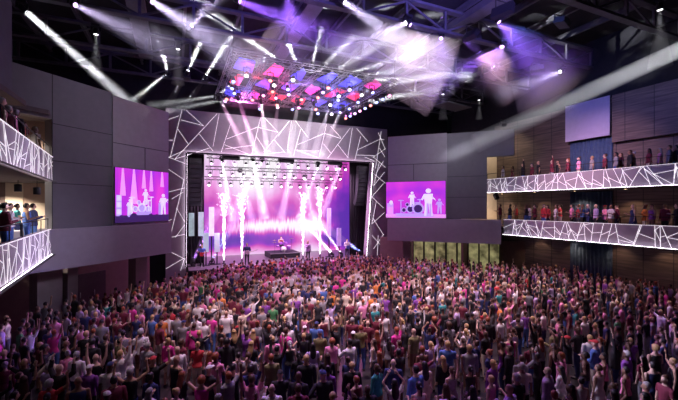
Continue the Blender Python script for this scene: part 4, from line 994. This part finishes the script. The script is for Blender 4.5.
# --- balcony guests ---
UR = [(503,0),(512.5,1),(523,0),(532,1),(538.5,0),(552,0),(558,1),(568,0),(579,0),(592,1),(605,0),(616,0),(621,1),(630,0),(633.5,1),(649,0),(660,1),(669.5,0),(676,1)]
for k, (px, o) in enumerate(UR):
    p = hitx(px, 170, 24.62+o*.5); a = face(p, 9.5, 33)+RP.uniform(-.3,.3)
    fx = {1:'down',2:'down',3:''} if k not in (2,5) else {1:'up',2:'down',3:'left arm up'}
    fx[5] = RP.choice(('maroon','maroon','pink','black','maroon','grey'))
    if k == 0: fx[5] = 'white'
    put_person((p.x,p.y,7.705), a, 'upper right balcony, %s from stage' % ORD[k] if k < 10 else 'upper right balcony, %s from edge' % ORD[18-k], 'guests on the upper right balcony', fix=fx, scale=RP.uniform(1.0,1.06))
LR = [(500,0),(510,0),(516,1),(526,0),(529.5,1),(535,1),(544,0),(547.5,1),(556,0),(560,1),(572,0),(578,1),(582.5,0),(588,0),(596,0),(605,1),(611,0),(617,1),(633,0),(645,1),(652,0),(665,1),(677,0)]
for k, (px, o) in enumerate(LR):
    p = hitx(px, 208, 24.62+o*.55); a = face(p, 9.5, 33)+RP.uniform(-.7,.7)
    fx = {5:('maroon','black','red','black','white','maroon','red','red','white','red','pink','red','blue','navy','lilac','pink','white','maroon','navy','orange','purple','maroon','black')[k], 1:RP.choice(('down','drink')),2:RP.choice(('down','drink')),3:''}
    put_person((p.x,p.y,4.505), a, 'lower right balcony, %s from %s' % ((ORD[k], 'stage') if k < 12 else (ORD[22-k], 'edge')), 'guests on the lower right balcony', fix=fx, scale=RP.uniform(1.0,1.06))
def lp(px, P, Q, off):
    P, Q = V(P), V(Q); D = (Q-P).normalized(); N = V((D.y,-D.x)); N = N if N.x < 0 else -N
    P = P+N*off; d = ray(px, HY); d2 = V((d.x,d.y)); det = D.x*(-d2.y)-D.y*(-d2.x); t = ((-P.x)*(-d2.y)-(-P.y)*(-d2.x))/det
    return P+D*t
for k, (px, o, fx) in enumerate(((2,.45,{5:'maroon'}),(9.5,.5,{5:'pink'}),(17,.4,{5:'black'}),(24,.6,{5:'maroon'}),(35.5,.4,{5:'white'}))):
    p = lp(px, (-5.10,20.45), (-3.9,10.4), o); fx.update({1:'down',2:'down',3:''})
    put_person((p.x,p.y,7.705), face((p.x,p.y), 9.5, 33)+RP.uniform(-.3,.3), 'upper left balcony, %s' % ('at the edge','second from the edge','third from the edge','second from the wall','nearest the grey wall')[k], 'guests on the upper left balcony', fix=fx, scale=1.03)
for k, (px, o, fx) in enumerate(((2,1.1,{5:'teal'}),(5,.45,{5:'maroon'}),(10,.9,{5:'white'}),(17,1.3,{5:'teal'}),(26.5,.5,{5:'blue'}),(33,.55,{5:'navy'}))):
    p = lp(px, (-5.0,19.75), (-3.9,10.4), o); fx.update({1:'down',2:'drink',3:'',8:'short',9:'black'})
    put_person((p.x,p.y,4.505), face((p.x,p.y), 9.5, 33)+RP.uniform(-.5,.5), 'lower left balcony, %s' % ('at the edge','at the rail','third from the edge','behind the table','second from the wall','nearest the grey wall')[k], 'guests on the lower left balcony', sex='m', fix=fx, scale=1.03)
def bar_table(x, y, z, lab, group):
    t = thing('bar_table', lab, 'table', (x,y,z), 0, group)
    MB().lathe((0,0,.98),(0,0,1),[(0,.28),(.015,.30),(.035,.30),(.04,.28)],n=20).build('table_top', mat('table_top_dark',(.06,.05,.05),.3,var=.1), t)
    MB().tube((0,0,.03),(0,0,.978),.03).build('pedestal', M_BLACK, t); MB().lathe((0,0,0),(0,0,1),[(0,.22),(.015,.22),(.03,.05)],n=18).build('base', M_BLACK, t)
for k, y in enumerate((20.2,18.6,16.9,15.4,14.0,12.6,11.3)): bar_table(25.75, y, 4.505, 'round bar table on the lower right balcony, %s from the stage' % ORD[k], 'bar tables of the lower right balcony')
for k, (px, o) in enumerate(((12,1.5),(21,.75))):
    p = lp(px, (-5.0,19.75), (-3.9,10.4), o); bar_table(p.x, p.y, 4.505, 'round bar table on the lower left balcony, %s' % ('back from the rail','close to the rail')[k], 'bar tables of the lower left balcony')
# --- performers and instruments ---
def guitar(loc, rz, c_, lab):
    g = thing('electric_guitar', lab, 'guitar', loc, rz)
    b_ = MB(); o = [(-.17,-.16),(.0,-.19),(.13,-.15),(.10,-.05),(.16,.06),(.10,.15),(.0,.12),(-.15,.17),(-.23,.02)]; b_.slab(o, -.022, .022); b_.v = [(x, z, y) for x, y, z in b_.v]
    b_.build('guitar_body', mat('guitar_'+c_, CLO[c_], .25, var=.05), g); b_ = MB(); b_.bar((.1,.0,.0),(.66,.0,.22),.05,.025); b_.build('neck', mat('maple',(.4,.24,.1),.4,var=.1), g)
    b_ = MB(); b_.bar((.65,0,.215),(.82,0,.29),.08,.02); b_.build('headstock', M_BLACK, g); g.rotation_euler = (0,.1,rz)
def performer(px, y, z, sex, la, ra, top, tc, bc, hs, hc, lab, rz=PI, sit=False, dz=0, sc=1.08):
    p = hity(px, 245, y); person((p.x, y, z+dz), rz, sex, la, ra, top, tc, 'trousers', bc, hs, hc, 'light', lab, 'band on stage', sc, sit); return p
SZ2 = SZ+.005
p = performer(202, 33.0, SZ2, 'm', 'strum','fret','t_shirt','blue','black','short','brown','guitarist in blue t-shirt standing at the left end of the stage'); guitar((p.x, 32.68, SZ+1.12), .35, 'red', 'red electric guitar held by the performer at the left end of the stage')
p = performer(247, 32.7, SZ2, 'm', 'strum','fret','jacket','navy','black','curly','black','bass player in dark jacket between the left spark fountains and drummer'); guitar((p.x, 32.36, SZ+1.12), -.2, 'white', 'white electric guitar held by the performer in the dark jacket')
p = performer(281, 37.0, SZ2+.5, 'm', 'drink','drink','vest_top','maroon','black','short','black','drummer in maroon vest seated behind the drum kit', sit=True, dz=-.36)
DX = p.x
t = thing('drum_riser', 'low black riser carrying the drum kit', 'riser', (DX, 36.6, SZ+.002)); MB().box((-1.5,-1.3,0),(1.5,1.3,.5)).build('platform', M_BLACK, t); MB().box((-1.52,-1.32,.44),(1.52,-1.305,.5)).build('edge_trim', mat('riser_edge',(.4,.4,.42),.4,.6,var=0), t)
t = thing('drum_kit', 'violet drum kit with brass cymbals in the middle of the stage', 'drum kit', (DX, 36.2, SZ+.505)); M_SH = mat('drum_shell',(.30,.08,.45),.3,var=.05); M_HD = mat('drum_skin',(.75,.72,.7),.6,var=.03); M_BR = mat('cymbal_brass',(.7,.5,.15),.3,.9,var=.05)
for nm, c_, ax, L, r in (('bass_drum',(0,-.25,.30),(0,1,0),.42,.29),('tom',(-.24,-.1,.78),(0,.25,1),.22,.16),('tom',(.24,-.1,.78),(0,.25,1),.22,.17),('floor_tom',(.62,.15,.2),(0,0,1),.38,.21),('snare_drum',(-.5,.15,.5),(0,0,1),.14,.18)):
    o = MB().lathe(c_, ax, [(0,r*.98),(.01,r),(L-.01,r),(L,r*.98)], n=20).build(nm, M_SH, t); cc = V(c_)-V(ax).normalized()*.004 if nm == 'bass_drum' else V(c_)+V(ax).normalized()*(L+.001); MB().lathe(cc, ax, [(0,r*.95),(.003,r*.95)], n=20).build('drum_head', M_HD, o)
for x, y, z in ((-.85,.0,1.2),(.85,-.05,1.3),(-.75,.4,.95)):
    o = MB().lathe((x,y,z),(0,.15,1),[(0,.24),(.004,.24),(.02,.08),(.05,.02)],n=20).build('cymbal', M_BR, t); MB().tube((x,y,0),(x,y,z),.012,n=6).build('cymbal_stand', M_BLACK, o)
p = performer(308, 32.6, SZ2, 'f', 'down','mic','jacket','lilac','black','long','blonde','singer in pale lilac jacket raising a hand right of the drummer')
t = thing('microphone_stand', 'thin black microphone stand in front of the singer', 'microphone stand', (p.x, 32.18, SZ+.002)); MB().lathe((0,0,0),(0,0,1),[(0,.15),(.02,.15),(.03,.02)]).build('base', M_BLACK, t); MB().tube((0,0,.03),(0,0,1.5),.012,n=6).build('pole', M_BLACK, t); MB().ball((0,.03,1.53),(.03,.03,.045),8,6).build('microphone', M_BODY, t)
p = performer(347, 32.9, SZ2, 'm', 'fret','strum','shirt','white','black','short','black','guitarist in white shirt near the right end of the stage'); guitar((p.x, 32.56, SZ+1.12), -.3, 'blue', 'blue electric guitar held by the performer near the right end of the stage')
# --- floor crowd ---
pts = []
def ok(x, y):
    p = V((x, y))
    if (p-LA).dot(LN) < -.45 or (p-RA).dot(RN) < -.45: return False
    if not (-8.3 < x < 26.3) or y > 31.1 or y < 5: return False
    cy = x*ST+y*CT; cx = x*CT-y*ST
    if cy < 7.2: return False
    px = CX+F*cx/cy; py = HY+F*(EYE-1.75)/cy
    return -14 < px < 692 and py < 408
cell = {}
def far_enough(x, y, r):
    i, j = int(x//1), int(y//1)
    for a in (-1,0,1):
        for b_ in (-1,0,1):
            for q in cell.get((i+a,j+b_),()):
                if (q[0]-x)**2+(q[1]-y)**2 < r*r: return False
    return True
for _ in range(60000):
    x, y = RP.uniform(-8.5,26.5), RP.uniform(5,31.2)
    if not ok(x, y): continue
    r = .60 if y < 16 else (.57 if y < 23 else .50)
    if far_enough(x, y, r): cell.setdefault((int(x//1),int(y//1)),[]).append((x,y)); pts.append((x,y))
pts.sort(key=lambda p: p[0]**2+p[1]**2)
N_NEAR = 232
near, far = pts[:N_NEAR], pts[N_NEAR:]
for k, (x, y) in enumerate(near):
    cy = x*ST+y*CT; cx = x*CT-y*ST; px = CX+F*cx/cy
    col_ = 'far left' if px < 110 else 'left of centre' if px < 270 else 'centre' if px < 410 else 'right of centre' if px < 560 else 'far right'
    row = 'front' if cy < 9.6 else 'near' if cy < 11.2 else 'middle'
    zone = {'front':'frontmost rows','near':'near rows','middle':'rows behind those'}[row]+' '+col_ if False else {'front':'foremost','near':'near','middle':'further back'}[row]+' '+col_
    put_person((x,y,.003), face((x,y), 9.5, 34)+RP.gauss(0,.35), zone, 'standing audience on the floor')
# everyone further off: one crowd
lowp = [(s, la, ra) for s in 'mf' for la, ra in (('down','down'),)*7+(('down','up'),('phone','down'),('drink','drink'),('down','bent'))]
VS, FS, CS, nb = [], [], [], 0
LOW = []
for s, la, ra in lowp:
    i = body(s, la, ra, False, True); me = i['me']; me.calc_loop_triangles()
    tr = np.empty(len(me.loop_triangles)*3, int); me.loop_triangles.foreach_get('vertices', tr)
    reg, z, t, y = i['reg'], i['P'][:,2], i['t'], i['P'][:,1]
    leg = np.char.startswith(reg,'th')|np.char.startswith(reg,'sk')|np.char.startswith(reg,'sl')
    cls = np.zeros(len(z), int); cls[(reg == 'torso') & (z < 1.47)] = 1; cls[leg | ((reg == 'torso') & (z < .95))] = 2; cls[np.char.startswith(reg,'ft')] = 3
    cls[np.char.startswith(reg,'ua') & (t < .7)] = 1
    hd = (reg == 'head'); cls[hd & ((z > 1.69) | ((y < .03) & (z > 1.58)))] = 4
    LOW.append((i['P'], tr.reshape(-1,3), cls, reg))
for x, y in far:
    P, tr, cls, reg = RP.choice(LOW); a = face((x,y), 9.5, 35)+RP.gauss(0,.3); s = RP.uniform(.93,1.06); ca, sa = math.cos(a), math.sin(a)
    Q = np.stack([P[:,0]*ca-P[:,1]*sa, P[:,0]*sa+P[:,1]*ca, P[:,2]], 1)*s+np.array((x,y,.003))
    pal = np.array([SKIN[RP.choice(('light','light','tan','brown'))], CLO[RP.choice(TOPC)], CLO[RP.choice(('black','black','navy','grey','brown','blue'))], (.03,.03,.03), HAIRC[RP.choice(('black','black','brown','brown','blonde','red'))]])
    VS.append(Q); FS.append(tr+nb); CS.append(pal[cls]); nb += len(Q)
VS, FS, CS = np.concatenate(VS), np.concatenate(FS), np.concatenate(CS)
me = bpy.data.meshes.new('crowd'); me.vertices.add(len(VS)); me.vertices.foreach_set('co', VS.ravel())
me.loops.add(len(FS)*3); me.loops.foreach_set('vertex_index', FS.ravel()); me.polygons.add(len(FS)); me.polygons.foreach_set('loop_start', np.arange(0, len(FS)*3, 3)); me.polygons.foreach_set('loop_total', np.full(len(FS), 3))
me.polygons.foreach_set('use_smooth', np.ones(len(FS), bool)); me.update(calc_edges=True)
at = me.color_attributes.new('clothing', 'FLOAT_COLOR', 'POINT'); at.data.foreach_set('color', np.concatenate([CS, np.ones((len(CS),1))], 1).ravel())
m = bpy.data.materials.new('crowd_clothing'); m.use_nodes = True; nt = m.node_tree; a_ = nt.nodes.new('ShaderNodeAttribute'); a_.attribute_name = 'clothing'
nt.links.new(a_.outputs['Color'], nt.nodes['Principled BSDF'].inputs['Base Color']); nt.nodes['Principled BSDF'].inputs['Roughness'].default_value = .8
me.materials.append(m); o = bpy.data.objects.new('crowd', me); COL.objects.link(o)
tag(o, 'dense standing audience filling the floor between the near rows and the stage', 'crowd', kind='stuff')
print('CROWD', len(near), len(far), len(VS))
